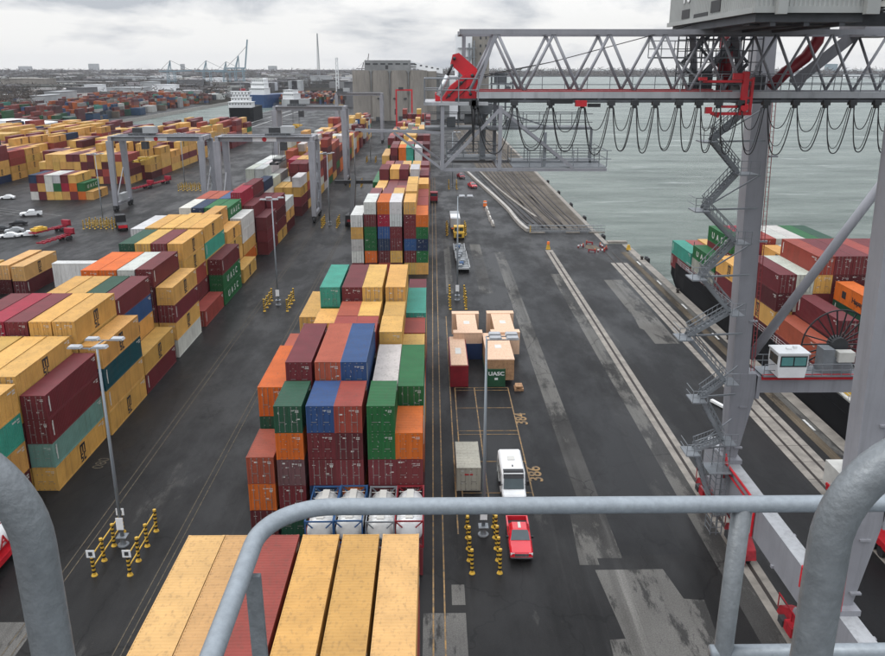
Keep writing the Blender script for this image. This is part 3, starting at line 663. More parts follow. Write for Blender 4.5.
# ================================================================== GUARD RAIL IN FRONT OF THE CAMERA
def arc(c, a, b, r, t0, t1, n=10):       # quarter bend in plane (a,b)
    c = Vector(c); a = Vector(a); b = Vector(b)
    return [c+a*(r*math.cos(t0+(t1-t0)*i/n))+b*(r*math.sin(t0+(t1-t0)*i/n)) for i in range(n+1)]
def smooth_tube(name, pts, r, m, parent, n=20):
    b = MB(); b.tube(pts, r, n); return b.build(name, m, parent, None, True)
gr = thing('guardrail', 'galvanised steel guardrail running straight across the bottom of the view', 'railing', (0,0,38.9))
def gl(p): return Vector(p)-Vector((0,0,38.9))
TY = 1.73; TZ = AY(600,505,TY).z; xl = AY(268,520,TY).x
cr_ = .16
tp = [gl((xl,-.9,TZ)), gl((xl,.4,TZ)), gl((xl,TY-cr_-.25,TZ))]+[gl(p) for p in arc((xl+cr_,TY-cr_,TZ), (-1,0,0), (0,1,0), cr_, 0, math.pi/2, 12)]+[gl((xl+.6,TY,TZ)), gl((1.0,TY,TZ)), gl((2.3,TY,TZ+.003))]
smooth_tube('top_rail', tp, .0205, 'galv', gr)
mz = AY(800,653,TY).z
smooth_tube('mid_rail', [gl((AY(711,654,TY).x,TY+.004,mz)), gl((2.3,TY+.004,mz+.004))], .02, 'galv', gr)
px_ = AY(741,520,TY).x
smooth_tube('post', [gl((px_,TY+.004,TZ)), gl((AY(724,650,TY).x,TY+.004,mz+.01)), gl((AY(719,656,TY).x-.004,TY+.004,38.9))], .0235, 'galv_dark', gr)  # shade on this post is put into its darker galvanised colour
smooth_tube('post', [gl((px_+1.05,TY+.004,TZ)), gl((px_+1.05,TY+.004,38.9))], .0225, 'galv', gr)
b = MB(); b.bar(gl((xl+.012,1.50,TZ-.03)), gl((xl+.022,1.50,38.9)), .032, .014, 0, (0,1,0)); b.build('post', 'galv_dark', gr)
b = MB(); b.bar(gl((xl+.035,.3,TZ-.03)), gl((xl+.05,.3,38.9)), .035, .014, 0, (0,1,0)); b.build('post', 'galv_dark', gr)
def hoop(label, x, sgn, ytop):
    t = thing('handrail_hoop', label, 'handrail', (0,0,38.9))
    Y = .80; z = AY(442, ytop, Y).z; r = .13
    p = [gl((x,Y,38.9)), gl((x,Y,z-.4)), gl((x,Y,z-r-.05))]+[gl(q) for q in arc((x+sgn*r,Y,z-r), (-sgn,0,0), (0,0,1), r, 0, math.pi/2, 14)]+[gl((x+sgn*(r+.25),Y,z)), gl((x+sgn*.9,Y,z))]
    smooth_tube('bent_tube', p, .0228, 'galv_dark', t, 28)
    bb = MB(); bb.cyl(x, Y, 0, .012, .06, n=16); bb.build('foot_plate', 'galv_dark', t); return t
hoop('thick grey bent handrail tube closest to the camera at the left edge', AY(44,600,.8).x, -1, 436)
hoop('thick grey bent handrail tube closest to the camera at the right edge', AY(820,600,.8).x, 1, 441)
pl = thing('access_platform', 'steel deck plate underfoot that carries the guardrail and handrail tubes', 'platform', (0,0,38.9))
b = MB(); b.box(-1.6,2.4,-2,.83,-.08,-.001); b.box(xl-.03,2.4,.83,1.78,-.08,-.001); b.build('deck_plate', 'steel', pl)

# ================================================================== QUAY CRANE
CR = thing('quay_crane', 'tall grey ship-to-shore crane with lattice girder, zigzag stairs and red fittings', 'crane', (27.2,57.2,0))
OX, OY = 27.2, 57.2
def cb_(name, m, smooth=False, parent=None):
    mb = MB()
    def done(): 
        mb.v = [(x-OX, y-OY, z) for x, y, z in mb.v]; return mb.build(name, m, parent or CR, None, smooth)
    return mb, done
YF, YN = 68.0, 46.4
XW = 41.2
def lleg(y):
    mb, d = cb_('leg', 'crane')
    mb.tbar(6.9, 13.2, (26.65,27.65,y-.65,y+.65), (26.4,28.6,y-.85,y+.85)); mb.tbar(13.2, 15.2, (26.4,28.6,y-.85,y+.85), (26.35,28.5,y-.85,y+.85)); mb.tbar(15.2, 45, (26.35,27.8,y-.8,y+.8), (25.25,26.8,y-.8,y+.8))
    for z in (8, 12, 20, 27, 34):
        mb.box(27.3, 28.0, y-.95, y-.7, z, z+.14)
    mb.box(26.4,28,y-1.25,y+1.25,6.6,7.0)
    return d()
far_leg = lleg(YF); near_leg = lleg(YN)
mb, d = cb_('leg_ladder', 'dullred', parent=None)
for o in (.02, .3): mb.bar((27.9+o,YF-.9,15.5), (26.95+o,YF-.9,40), .045)
for i in range(60):
    z = 15.6+i*.4; x = 27.92-(z-15.5)*.95/24.5; mb.bar((x,YF-.9,z), (x+.28,YF-.9,z), .025)
d()
for y in (YF, YN):
    mb, d = cb_('leg', 'crane')
    mb.tbar(6.9, 13.2, (XW-.6,XW+.6,y-.9,y+.9), (XW-1.1,XW+1.1,y-1.2,y+1.2)); mb.tbar(13.2, 45, (XW-1.0,XW+1.0,y-1.2,y+1.2), (XW-1.2,XW+.8,y-1.1,y+1.1)); d()
for x in (27.2, XW):
    mb, d = cb_('sill_beam', ['crane','crane_light'])
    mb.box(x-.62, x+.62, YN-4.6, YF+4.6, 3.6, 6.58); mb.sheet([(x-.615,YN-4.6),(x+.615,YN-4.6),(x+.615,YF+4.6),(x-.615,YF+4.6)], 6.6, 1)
    for y in range(int(YN)-3, int(YF)+4, 6): mb.box(x-.8, x-.6, y, y+.3, 3.6, 3.8); mb.box(x+.6, x+.8, y, y+.3, 6.3, 6.5)
    d()
    if x > 30:
        mb, d = cb_('portal_beam', 'crane'); mb.box(x-.8, x+.8, YN+1.2, YF-1.2, 27.0, 28.6); d()
for y in (YF, YN):
    mb, d = cb_('portal_beam', 'crane'); mb.box(28.6, XW-1.0, y-.9, y+.9, 13.45, 15.0)
    mb.box(28.6, 28.9, y-1.0, y+1.0, 12.9, 15.05); d()
    mb, d = cb_('diagonal_brace', 'crane', True); mb.tube([(28.0,y,16.4), (XW-.8,y,36.8)], .40, 16); d()
    mb, d = cb_('pipe_run', 'redpaint'); mb.box(28.9, 37.2, y-1.12, y-1.0, 14.75, 15.25); d()
# bogies
def bogie(x, yc):
    for o in (-4.3, 4.3):
        mb, d = cb_('bogie', ['bogie','dark'])
        mb.extr([(yc+o-2.6,.55),(yc+o+2.6,.55),(yc+o+2.3,1.35),(yc+o+.7,2.2),(yc+o-.7,2.2),(yc+o-2.3,1.35)], 'x', x-.5, x+.5)
        for w_ in (-1.9, -.65, .65, 1.9): mb.tube([(x-.2,yc+o+w_,.36),(x+.2,yc+o+w_,.36)], .34, 14, 1)
        mb.box(x-.95, x-.5, yc+o-.9, yc+o+.3, .8, 1.6); mb.bar((x-.7,yc+o-2.2,1.0), (x-.7,yc+o-2.2,2.2), .12)
        mb.box(x-.75, x-.55, yc+o-2.9, yc+o-2.1, .3, 1.2)
        mb.box(x-.98, x-.52, yc+o+.5, yc+o+1.3, .7, 1.25, 1); mb.box(x-.53, x-.505, yc+o-1.6, yc+o+1.6, .62, .8, 1); mb.bar((x-.6,yc+o-2.4,2.4),(x-.6,yc+o+2.4,2.4),.07); mb.bar((x-.6,yc+o+2.3,1.2),(x-.6,yc+o+2.3,2.4),.07); mb.bar((x-.6,yc+o,1.4),(x-.6,yc+o,2.4),.07)
        mb.box(x-.25, x+.25, yc+o-.5, yc+o+.5, 1.6, 2.25, 1)
        d()
    mb, d = cb_('equaliser', 'crane'); mb.extr([(yc-4.8,2.0),(yc+4.8,2.0),(yc+4.5,2.7),(yc+1,3.58),(yc-1,3.58),(yc-4.5,2.7)], 'x', x-.4, x+.4); d()
for x in (27.2, XW):
    for y in (YF-.5, YN+.5): bogie(x, y)
for (y0, y1, x) in ((YF-8.5, YF-1.2, 26.45), (48.2, 50.4, 26.45)):
    mb, d = cb_('sill_handrail', 'redpaint')
    mb.tube([(x,y0,3.7),(x,y0,6.4),(x,y0+.9,6.9),(x,y1-.6,6.9),(x,y1,7.6 if y1 > 60 else 6.9),(x,y1,5.2)], .11, 8)
    mb.tube([(x,y0+1.2,3.7),(x,y0+1.2,6.2),(x,y1,6.2)], .08, 8); d()
mb, d = cb_('red_conduit', 'redpaint')
mb.bar((26.6,YN-1.26,7.0), (26.5,YN-1.26,14), .1)
d()

# lattice girder (two planes)
G0, G1 = 2.2, 75.0; YA, YB = 55.3, 59.1; ZT, ZBm = 43.1, 39.24
for y in (YA, YB):
    mb, d = cb_('top_chord', 'crane'); mb.box(1.75, G1, y-.13, y+.13, ZT-.15, ZT+.17); d()
    mb, d = cb_('bottom_chord', 'crane_light' if y == YA else 'crane'); mb.box(2.9, G1, y-.35, y+.35, ZBm-.2, ZBm+.2); d()
    mb, d = cb_('red_rail_cover', 'dullred'); mb.box(2.9, 19.5, y-.2, y+.2, ZBm+.2, ZBm+.28); d()
    x = 9.55-3.575*2
    first = True
    while x < G1-4:
        mb, d = cb_('lattice_diagonal', 'crane', True)
        if x > 1.0 and not first: mb.tube([(x,y,ZBm+.2),(x-1.79,y,ZT-.1)], .10, 8)
        mb.tube([(x,y,ZBm+.2),(x+1.79,y,ZT-.1)], .10, 8)
        d(); first = False; x += 3.575
mb, d = cb_('end_frame', 'crane')
for y in (YA, YB):
    if y == YB: mb.box(2.05,2.3,y-.12,y+.12,ZBm,ZT-.15)
    mb.bar((2.9,y,ZBm+.2),(4.05,y,ZT-.1),.2)
mb.box(1.8,2.0,YA+.13,YB-.13,ZT-.1,ZT+.1)
d()
for x in np.arange(4.06, 60, 3.575):
    mb, d = cb_('cross_brace', 'crane'); mb.box(x-.06,x+.06,YA+.13,YB-.13,ZT-.06,ZT+.06); d()
mb, d = cb_('trolley_rail', ['dark','steel_dark'])
mb.box(1.5, G1, YA-.1, YA+.12, ZBm-.48, ZBm-.22); mb.box(1.5, G1, YB-.1, YB+.1, ZBm-.48, ZBm-.22)
mb.box(5, G1, YA-.75, YA-.66, ZBm-.42, ZBm-.28, 1)
for x in np.arange(6, G1, 2.4): mb.box(x-.06, x+.06, YA-.75, YA-.1, ZBm-.3, ZBm-.24, 1)
d()
mb, d = cb_('girder_walkway', 'steel')
for y0, s in ((YB+.45, 1),):
    mb.box(3, 60, y0, y0+.85, ZBm-.05, ZBm+.02)
    for z in (.55, 1.1): mb.tube([(3,y0+.85,ZBm+z),(60,y0+.85,ZBm+z)], .03, 6)
    for x in np.arange(3, 60, 1.6): mb.tube([(x,y0+.85,ZBm),(x,y0+.85,ZBm+1.1)], .028, 6)
for x in np.arange(16, 32, 1.3): mb.tube([(x,YA-.5,ZBm+.2),(x,YA-.5,ZBm+1.3)], .03, 6)
mb.tube([(16,YA-.5,ZBm+1.3),(32,YA-.5,ZBm+1.3)], .03, 6); mb.tube([(16,YA-.5,ZBm+.75),(32,YA-.5,ZBm+.75)], .03, 6)
mb.box(15.5, 22, YB+1.4, YB+2.6, 41.55, 41.65)
for z in (42.2, 42.75): mb.tube([(15.5,YB+2.6,z),(22,YB+2.6,z)], .035, 6)
for x in np.arange(15.5, 22.1, .93): mb.tube([(x,YB+2.6,41.6),(x,YB+2.6,42.75)], .035, 6)
mb.bar((17.2,YB+2,41.6),(18.6,YB+.4,40.2),.1)
d()
mb, d = cb_('hoist_rope', 'black', True)
for o in (0, .22): mb.tube([(2.2,57+o,40.1+o*.6),(8,57+o,41.3),(17.0,57+o,43.6)], .028, 6)
d()
# festoon cables
xs = [2.6]+[(p-432)/FPX*52.2 for p in (475,515,551.7,584,613,636.8,658,681.6,702,722,744,770,800,831,858,883)]
xs += [xs[-1]+1.7*i for i in range(1, 9)]
for x in xs:
    mb, d = cb_('festoon_trolley', 'dark'); mb.box(x-.22, x+.22, YA-1.0, YA-.55, ZBm-.62, ZBm-.3); mb.box(x-.12, x+.12, YA-.95, YA-.6, ZBm-.8, ZBm-.6); d()
jj = random.Random(3)
for a, b_ in zip(xs, xs[1:]):
    mb, d = cb_('festoon_loop', 'black', True)
    for dep, r, oy, ins in ((2.95+jj.uniform(-.25,.1), .038, -.9, .02), (1.45+jj.uniform(-.15,.1), .03, -.65, .12), (2.6+jj.uniform(-.2,.2), .022, -.75, .08)):
        pts = []
        for i in range(15):
            t = i/14; pts.append((a+.08+ins+(b_-a-.16-2*ins)*t, YA+oy, ZBm-.75-dep*(1-abs(2*t-1)**2.6)))
        mb.tube(pts, r, 6)
    d()
mb, d = cb_('cable_clamp', ['redpaint','black']); mb.box(9.2,9.9,YA-1.15,YA-.7,ZBm-.68,ZBm-.3); mb.box(10.0,10.8,YA-1.05,YA-.8,ZBm-.72,ZBm-.5,1); mb.box(7.6,9.0,YA-1.1,YA-.7,ZBm-.5,ZBm-.2,1); d()
# red headblock frame at the landside legs
mb, d = cb_('trolley_stop_frame', 'redpaint')
mb.box(17.4,19.9,YA-.7,YA-.5,40.02,40.17); mb.box(18.1,20.7,YA-.75,YA-.5,38.0,38.18); mb.box(19.95,20.3,YA-.8,YA-.45,38.2,40.7); mb.box(20.5,20.65,YA-.8,YA-.5,38.0,40.35)
mb.box(20.3,20.5,YA-.75,YA-.5,39.0,39.15); mb.box(20.3,20.5,YA-.75,YA-.5,40.1,40.25); mb.box(17.1,17.6,YA-.8,YA-.5,40.15,40.35); mb.box(17.7,18.1,YA-.8,YA-.5,38.1,38.5); mb.box(18.4,19.9,YA-.7,YA-.5,38.45,38.6)
mb.tube([(20.12,YA-1.0,38.5),(20.12,YA-.8,38.5)], .26, 14); mb.bar((18.0,YA-.65,38.2),(18.6,YA-.65,37.9),.18); mb.box(19.3,20.0,YA-.7,YA-.5,40.2,40.6); d()
# machinery house
mb = MB()
X0, X1, Y0, Y1, Z0, Z1 = 16.9, 23.0, 45.6, 62.0, 43.9, 49.5
def ribwall(p0, p1, z0, z1, nrm, holes=()):
    p0 = Vector(p0); p1 = Vector(p1); ln_ = (p1-p0).length; u = (p1-p0)/ln_; n_ = Vector(nrm); k = int(ln_/.25); a = []
    for i in range(k):
        s = i*ln_/k; st = ln_/k
        a += [(s,0),(s+st*.4,0),(s+st*.5,.05),(s+st*.9,.05)]
    a.append((ln_,0)); lo = [p0+u*s-n_*q+Vector((0,0,z0)) for s,q in a]; hi = [p0+u*s-n_*q+Vector((0,0,z1)) for s,q in a]
    m_ = len(a); mb.add(lo+hi, [(i,i+1,m_+i+1,m_+i) for i in range(m_-1)])
ribwall((X0,Y1,0),(X0,Y0,0),Z0,Z1,(-1,0,0)); ribwall((X0,Y0,0),(X1,Y0,0),Z0,Z1,(0,-1,0)); ribwall((X1,Y0,0),(X1,Y1,0),Z0,Z1,(1,0,0))
mb.box(X0+.08,X1-.08,Y0+.08,Y1-.08,Z0-.01,Z1)
mb.box(X0-.12,X1+.12,Y0-.14,Y0+.02,Z0-.22,Z0+.1); mb.box(X0-.14,X0+.02,Y0,Y1,Z0-.22,Z0+.04); mb.box(X1-.02,X1+.14,Y0,Y1,Z0-.22,Z0+.04)
for (px0, px1) in ((X0+1.0,X0+1.5),(X1-.5,X1+.2)): mb.box(px0,px1,Y0-.5,Y0-.1,Z0-.3,Z0+.75)
mb.v = [(x-OX,y-OY,z) for x,y,z in mb.v]
mhh = mb.build('machinery_house', 'mh', CR)
mb, d = cb_('floor_frame', 'steel_dark', parent=mhh)
mb.box(X0+.2,X1-.2,Y0+.4,Y1-.3,Z0-.65,Z0-.02); mb.box(X0+.5,X1+3.2,Y0+2,Y0+3,Z0-.75,Z0-.05); mb.box(X0+.5,X1+3.2,Y1-5,Y1-4,Z0-.7,Z0-.08)
for x in (X0+1.2,X0+3,X0+4.9): mb.box(x-.15,x+.15,Y0+.5,Y1-.5,Z0-.85,Z0-.62)
d()
mb, d = cb_('opening', 'black', parent=mhh)
for y0, y1, z0, z1 in ((57.2,58.9,44.05,44.6),(51.2,52.9,44.1,44.75),(53.4,56.2,43.95,44.2)): mb.box(X0-.03,X0+.12,y0,y1,z0,z1)
d()
q = text('crane_number', '10', 1.9, 'white', mhh, (X0-.04-OX, 58.0-OY, 45.62), (R(90),0,R(-90)), .03, 1.0, .02)
sg = MB(); sg.box(0,.03,-1.75,-1.5,-.0,1.9); 
mb, d = cb_('vent_box', 'offwhite', parent=mhh); mb.box(X1-.2,X1+1.4,Y0+.2,Y0+1.6,Z0+.1,Z0+1.6); d()
mb, d = cb_('side_gallery', 'dark', parent=mhh); mb.box(X1+.14,X1+3.5,Y0,Y1,Z0+1.7,Z0+1.95)
for y in np.arange(Y0, Y1, 1.5): mb.bar((X1+.2,y,Z0+.3),(X1+3.3,y,Z0+1.7),.12)
mb.box(X1+.14,X1+1.2,Y0,Y1,Z0-.1,Z0+.0)
for y in np.arange(Y0, Y1, 1.5): mb.bar((X1+3.4,y,Z0+1.9),(X1+3.4,y,Z0+3.0),.06)
d()
# A-frame above the girder, service pipes and stair tower between the legs
mb, d = cb_('apex_strut', 'crane')
mb.bar((25.6,60.4,39.8),(28.9,58.8,43.2),.6,.75); mb.box(28.4,31.2,56.8,60.4,42.9,43.9); mb.bar((24.2,66,39),(21.6,62,43.8),.5); mb.bar((20.6,66.5,39),(18.6,62,43.8),.45); mb.bar((19.3,63,39.2),(22.4,63,43.8),.35); d()
mb, d = cb_('red_duct', 'darkred', True)
mb.tube([(24.0,60.2,39.6),(24.9,60.2,40.6),(26.2,60.2,41.6),(26.9,60.2,42.7),(27.0,60.2,43.8)], .42, 12); d()
mb, d = cb_('red_duct', 'darkred', True)
mb.tube([(21.7,63.5,39.3),(21.7,63.5,43.8)], .5, 12); d()
mb, d = cb_('stair_tower', 'steel_dark')
for x in (18.4,19.6,21.0,22.6,24.0):
    for y in (62.5,64.5): mb.bar((x,y,38.8),(x,y,43.8),.09)
for z in np.arange(38.9,43.8,.8):
    mb.bar((18.4,62.5,z),(24.0,62.5,z),.06); mb.bar((18.4,64.5,z),(24,64.5,z),.06)
for x0 in (18.4,21.0):
    for z in (38.9,41.3): mb.bar((x0,63.0,z),(x0+2.2,63.0,z+2.3),.12,.25); mb.bar((x0,63.6,z+2.4),(x0+2.4,63.6,z),.1,.2)
for i in range(26): mb.bar((18.6+i*.2,62.4,39+(i%4)*1.1),(18.6+i*.2,62.4,40+(i%4)*1.1),.05)
mb.box(18.3,24.1,62.3,64.7,40.6,40.68); mb.box(22.6,24.4,62.3,64.7,38.4,40.4); mb.box(19.2,20.6,62.6,63.8,38.9,40.5)
d()
# zigzag stairs on the far leg
px_st = [(743,111),(709,140),(735,172),(701,208),(732,240),(698,275),(727,310),(685,334),(722,378),(698,395),(720,437),(692,447),(710,505)]
SP = [AY(x, y, 66.2) for x, y in px_st]
for a, b_ in zip(SP, SP[1:]):
    mb, d = cb_('stair_flight', 'steel')
    for yo in (0, .85):
        A = Vector((a.x,a.y-yo,a.z)); B = Vector((b_.x,b_.y-yo,b_.z)); mb.bar(A, B, .05, .26)
        up_ = Vector((0,0,1.0)); mb.tube([A+up_, B+up_], .04, 6); mb.tube([A+up_*.5, B+up_*.5], .03, 6); mb.tube([A+up_*.25, B+up_*.25], .03, 6)
        for i in range(9): P = A.lerp(B, (i+.3)/9); mb.tube([P, P+up_], .025, 6)
    for i in range(1, 10): P = a.lerp(b_, i/10); mb.box(P.x-.13, P.x+.13, P.y-.85, P.y, P.z-.02, P.z+.02)
    d()
for i, p in enumerate(SP[1:]):
    lx0, lx1 = (p.x-1.0, p.x+.25) if i % 2 == 0 else (p.x-.2, max(p.x+.9, 25.6))
    mb, d = cb_('stair_landing', 'steel')
    mb.box(lx0, lx1, p.y-1.75, p.y+.2, p.z-.1, p.z)
    for z in (.5, 1.05):
        mb.tube([(lx0,p.y-1.75,p.z+z),(lx1,p.y-1.75,p.z+z)], .03, 6); mb.tube([(lx0,p.y-1.75,p.z+z),(lx0,p.y+.2,p.z+z)], .03, 6)
    for x in (lx0,(lx0+lx1)/2,lx1): mb.tube([(x,p.y-1.75,p.z),(x,p.y-1.75,p.z+1.05)], .03, 6)
    if i % 2 == 0: mb.bar((lx1,p.y-.2,p.z-.1),(26.6,p.y+.4,p.z-.1),.14); mb.bar((lx1-.3,p.y-.2,p.z-.1),(26.5,p.y+.3,p.z+2.6),.1)
    d()
mb, d = cb_('access_ladder', 'steel')
for x in (25.2, 25.75, 26.2):
    mb.bar((x,65.2,.3),(x,65.2,9.2),.08); mb.bar((x,66.6,.3),(x,66.6,9.2),.08)
for z in np.arange(.5, 9.2, .55): mb.bar((25.2,65.2,z),(26.2,65.2,z),.05); mb.bar((25.2,65.2,z),(25.2,66.6,z),.05)
mb.box(24.6,26.4,64.8,67,3.2,3.28); mb.box(24.4,26.4,64.8,67,6.6,6.68)
for z in (4.3,7.7):
    mb.tube([(24.6,64.8,z),(26.4,64.8,z)],.035,6); mb.tube([(24.6,64.8,z),(24.6,67,z)],.035,6)
d()
# cab, gallery and cable reel on the waterside portal beam
mb = MB(); cx, cy, cz = 31.05, 67.0, 15.28
mb.extr([(cx-1.15,0),(cx+1.15,0),(cx+1.3,1.15),(cx+1.3,2.15),(cx-1.3,2.15),(cx-1.3,1.15)], 'y', -1.0, 1.1)
mb.box(cx-1.38,cx+1.38,-1.12,1.2,2.151,2.28); mb.box(cx-.3,cx+.1,-.2,.2,2.281,2.42); mb.box(cx+.4,cx+.7,.1,.4,2.281,2.5)
mb.v = [(x-OX,y+cy-OY,z+cz) for x,y,z in mb.v]; cab = mb.build('operator_cab', 'white', CR)
mb, d = cb_('window', ['black','glass_green'], parent=cab)
mb.box(cx-1.12,cx+1.2,cy-1.03,cy-1.002,cz+1.0,cz+1.98); mb.box(cx-1.02,cx-.02,cy-1.05,cy-1.031,cz+1.12,cz+1.88,1); mb.box(cx+.1,cx+1.1,cy-1.05,cy-1.031,cz+1.12,cz+1.88,1)
d()
mb, d = cb_('side_window', 'glass', parent=cab); mb.box(cx-1.33,cx-1.302,cy-.85,cy+.8,cz+1.16,cz+1.95); d()
mb, d = cb_('cab_gallery', 'steel')
mb.box(28.9,37.5,66.6,69.2,15.1,15.2)
for y in (66.6, 69.2):
    for z in (.55,1.1): mb.tube([(28.9,y,15.2+z),(37.5,y,15.2+z)],.035,6)
    for x in np.arange(28.9,37.6,.85):
        if not (29.6 < x < 32.4 and y < 67): mb.tube([(x,y,15.2),(x,y,16.3)],.035,6)
d()
mb, d = cb_('cable_reel', ['black','dark'])
rc = Vector((36.2,69.0,17.3)); 
ringp = [(rc.x+3.2*math.cos(2*math.pi*i/40), rc.y, rc.z+3.2*math.sin(2*math.pi*i/40)) for i in range(40)]
mb.tube(ringp, .07, 6, 0, True, True)
for i in range(22):
    a = 2*math.pi*i/22; mb.bar((rc.x+.5*math.cos(a),rc.y,rc.z+.5*math.sin(a)),(rc.x+3.2*math.cos(a),rc.y,rc.z+3.2*math.sin(a)),.11,.09,0,(0,1,0))
mb.tube([(rc.x,rc.y-.5,rc.z),(rc.x,rc.y+.5,rc.z)], .75, 16, 1); d()
mb, d = cb_('reel_motor', ['steel','offwhite']); mb.box(35.2,36.9,67.4,68.4,15.2,16.6); mb.box(35.5,36.9,67.0,67.9,16.3,17.2,1); mb.box(34.2,35.2,67.2,68.6,15.2,17.4); d()
# left end: platform, red knuckle jib, hanging cage
mb, d = cb_('end_platform', ['crane_light','steel'])
mb.box(-.55,3.6,54.4,59.8,38.62,38.82)
for y in (54.4,59.8):
    for z in (.75,1.45): mb.tube([(-.5,y,38.82+z),(2.95,y,38.82+z)],.04,6,1)
    for x in (-.5,.6,1.7,2.95): mb.tube([(x,y,38.82),(x,y,40.3)],.04,6,1)
for z in (.75,1.45): mb.tube([(-.5,54.4,38.82+z),(-.5,59.8,38.82+z)],.04,6,1)
for y in (56,57.5): mb.tube([(-.5,y,38.82),(-.5,y,40.3)],.04,6,1)
d()
mb, d = cb_('knuckle_jib', 'redpaint')
def jib(pts, y0, y1): mb.extr(pts, 'y', y0, y1)
jib([(1.2,41.15),(1.35,41.75),(1.75,41.85),(2.95,40.85),(2.85,40.35),(2.3,40.2)], 56.0, 56.8)
jib([(.55,38.85),(1.9,38.85),(2.95,39.9),(2.98,40.75),(2.4,40.7),(1.2,39.8)], 55.7, 56.0)
jib([(.55,38.85),(1.9,38.85),(2.95,39.9),(2.98,40.75),(2.4,40.7),(1.2,39.8)], 56.8, 57.1)
jib([(2.05,38.85),(2.95,38.85),(3.0,40.6),(2.3,40.5)], 55.6, 57.2)
jib([(.2,38.85),(.55,38.85),(.5,39.4),(.2,39.35)], 55.9, 56.9)
d()
for x, z in ((2.62,40.45),(1.45,41.5),(1.1,39.2),(2.5,39.3),(1.9,40.0)):
    mb, d = cb_('pivot_pin', 'dark', True); mb.tube([(x,55.52,z),(x,57.25,z)], .11, 10); d()
mb, d = cb_('jib_sling', 'black'); mb.bar((.9,55.6,39.0),(2.3,55.6,40.3),.08); mb.bar((1.6,55.6,39.0),(2.7,55.6,40.0),.05); d()
mb, d = cb_('hydraulic_ram', ['hyd','black'], True); mb.tube([(.38,55.5,39.2),(1.0,55.5,40.45)], .15, 12); mb.tube([(1.0,55.5,40.45),(1.33,55.5,41.15)], .09, 10, 1); d()
mb, d = cb_('hanging_cage', 'crane')
for y in (54.6,59.6):
    for x in (.66,4.42): mb.box(x-.12,x+.12,y-.12,y+.12,34.5,38.6)
    mb.box(.54,11.5,y-.09,y+.09,34.42,34.62); mb.bar((.66,y,34.6),(4.42,y,38.4),.2); mb.bar((4.42,y,38.4),(9.3,y,34.6),.2)
    mb.box(-5,.54,y-.08,y+.08,36.55,36.75) if y > 55 else mb.bar((-5,y,37.1),(.54,y,36.9),.16)
    mb.bar((-2.5,y,36.9),(.6,y,34.6),.14)
mb.box(.54,.78,54.7,59.5,34.42,34.62); mb.box(4.3,4.55,54.7,59.5,34.42,34.62); mb.box(.54,.78,54.7,59.5,38.2,38.4)
d()
mb, d = cb_('cage_platform', 'steel')
for z, x0, x1 in ((36.9,-.5,10.9),(34.63,5.4,11.5),(34.9,1.0,4.4)):
    mb.box(x0,x1,57.2,59.4,z,z+.16)
    for y in (57.2,59.4):
        for h in (.5,1.05): mb.tube([(x0,y,z+h),(x1,y,z+h)],.03,6)
        for x in np.arange(x0, x1, 1.15): mb.tube([(x,y,z),(x,y,z+1.05)],.03,6)
mb.box(5.3,11.5,54.7,57.2,34.63,34.7); 
for h in (.5,1.05): mb.tube([(6,54.7,34.7+h),(11.8,54.7,34.7+h)],.03,6); mb.tube([(11.5,54.7,34.7+h),(11.5,59.4,34.7+h)],.03,6)
for x in (6.4,7.2,9.3,11.0,11.5): mb.tube([(x,54.7,34.7),(x,54.7,35.75)],.035,6)
mb.box(7.3,7.5,54.8,55,34.7,36.9); mb.box(10.8,10.95,57.2,57.35,34.7,36.9)
mb.bar((1,59,34.7),(4.3,59,38.3),.12); mb.bar((4.4,58,38.2),(8.4,58,36.9),.1)
d()
mb, d = cb_('cage_equipment', 'steel'); mb.box(1.0,1.6,57.9,58.5,37.07,37.7); mb.box(3.0,4.1,57.6,59,38.0,38.6); mb.tube([(2.2,57.4,37.6),(3.4,57.4,37.6)],.35,12); mb.box(5.1,6.0,58,59,37.06,37.5); mb.box(3.3,3.7,58.2,58.6,34.7,38.2); d()
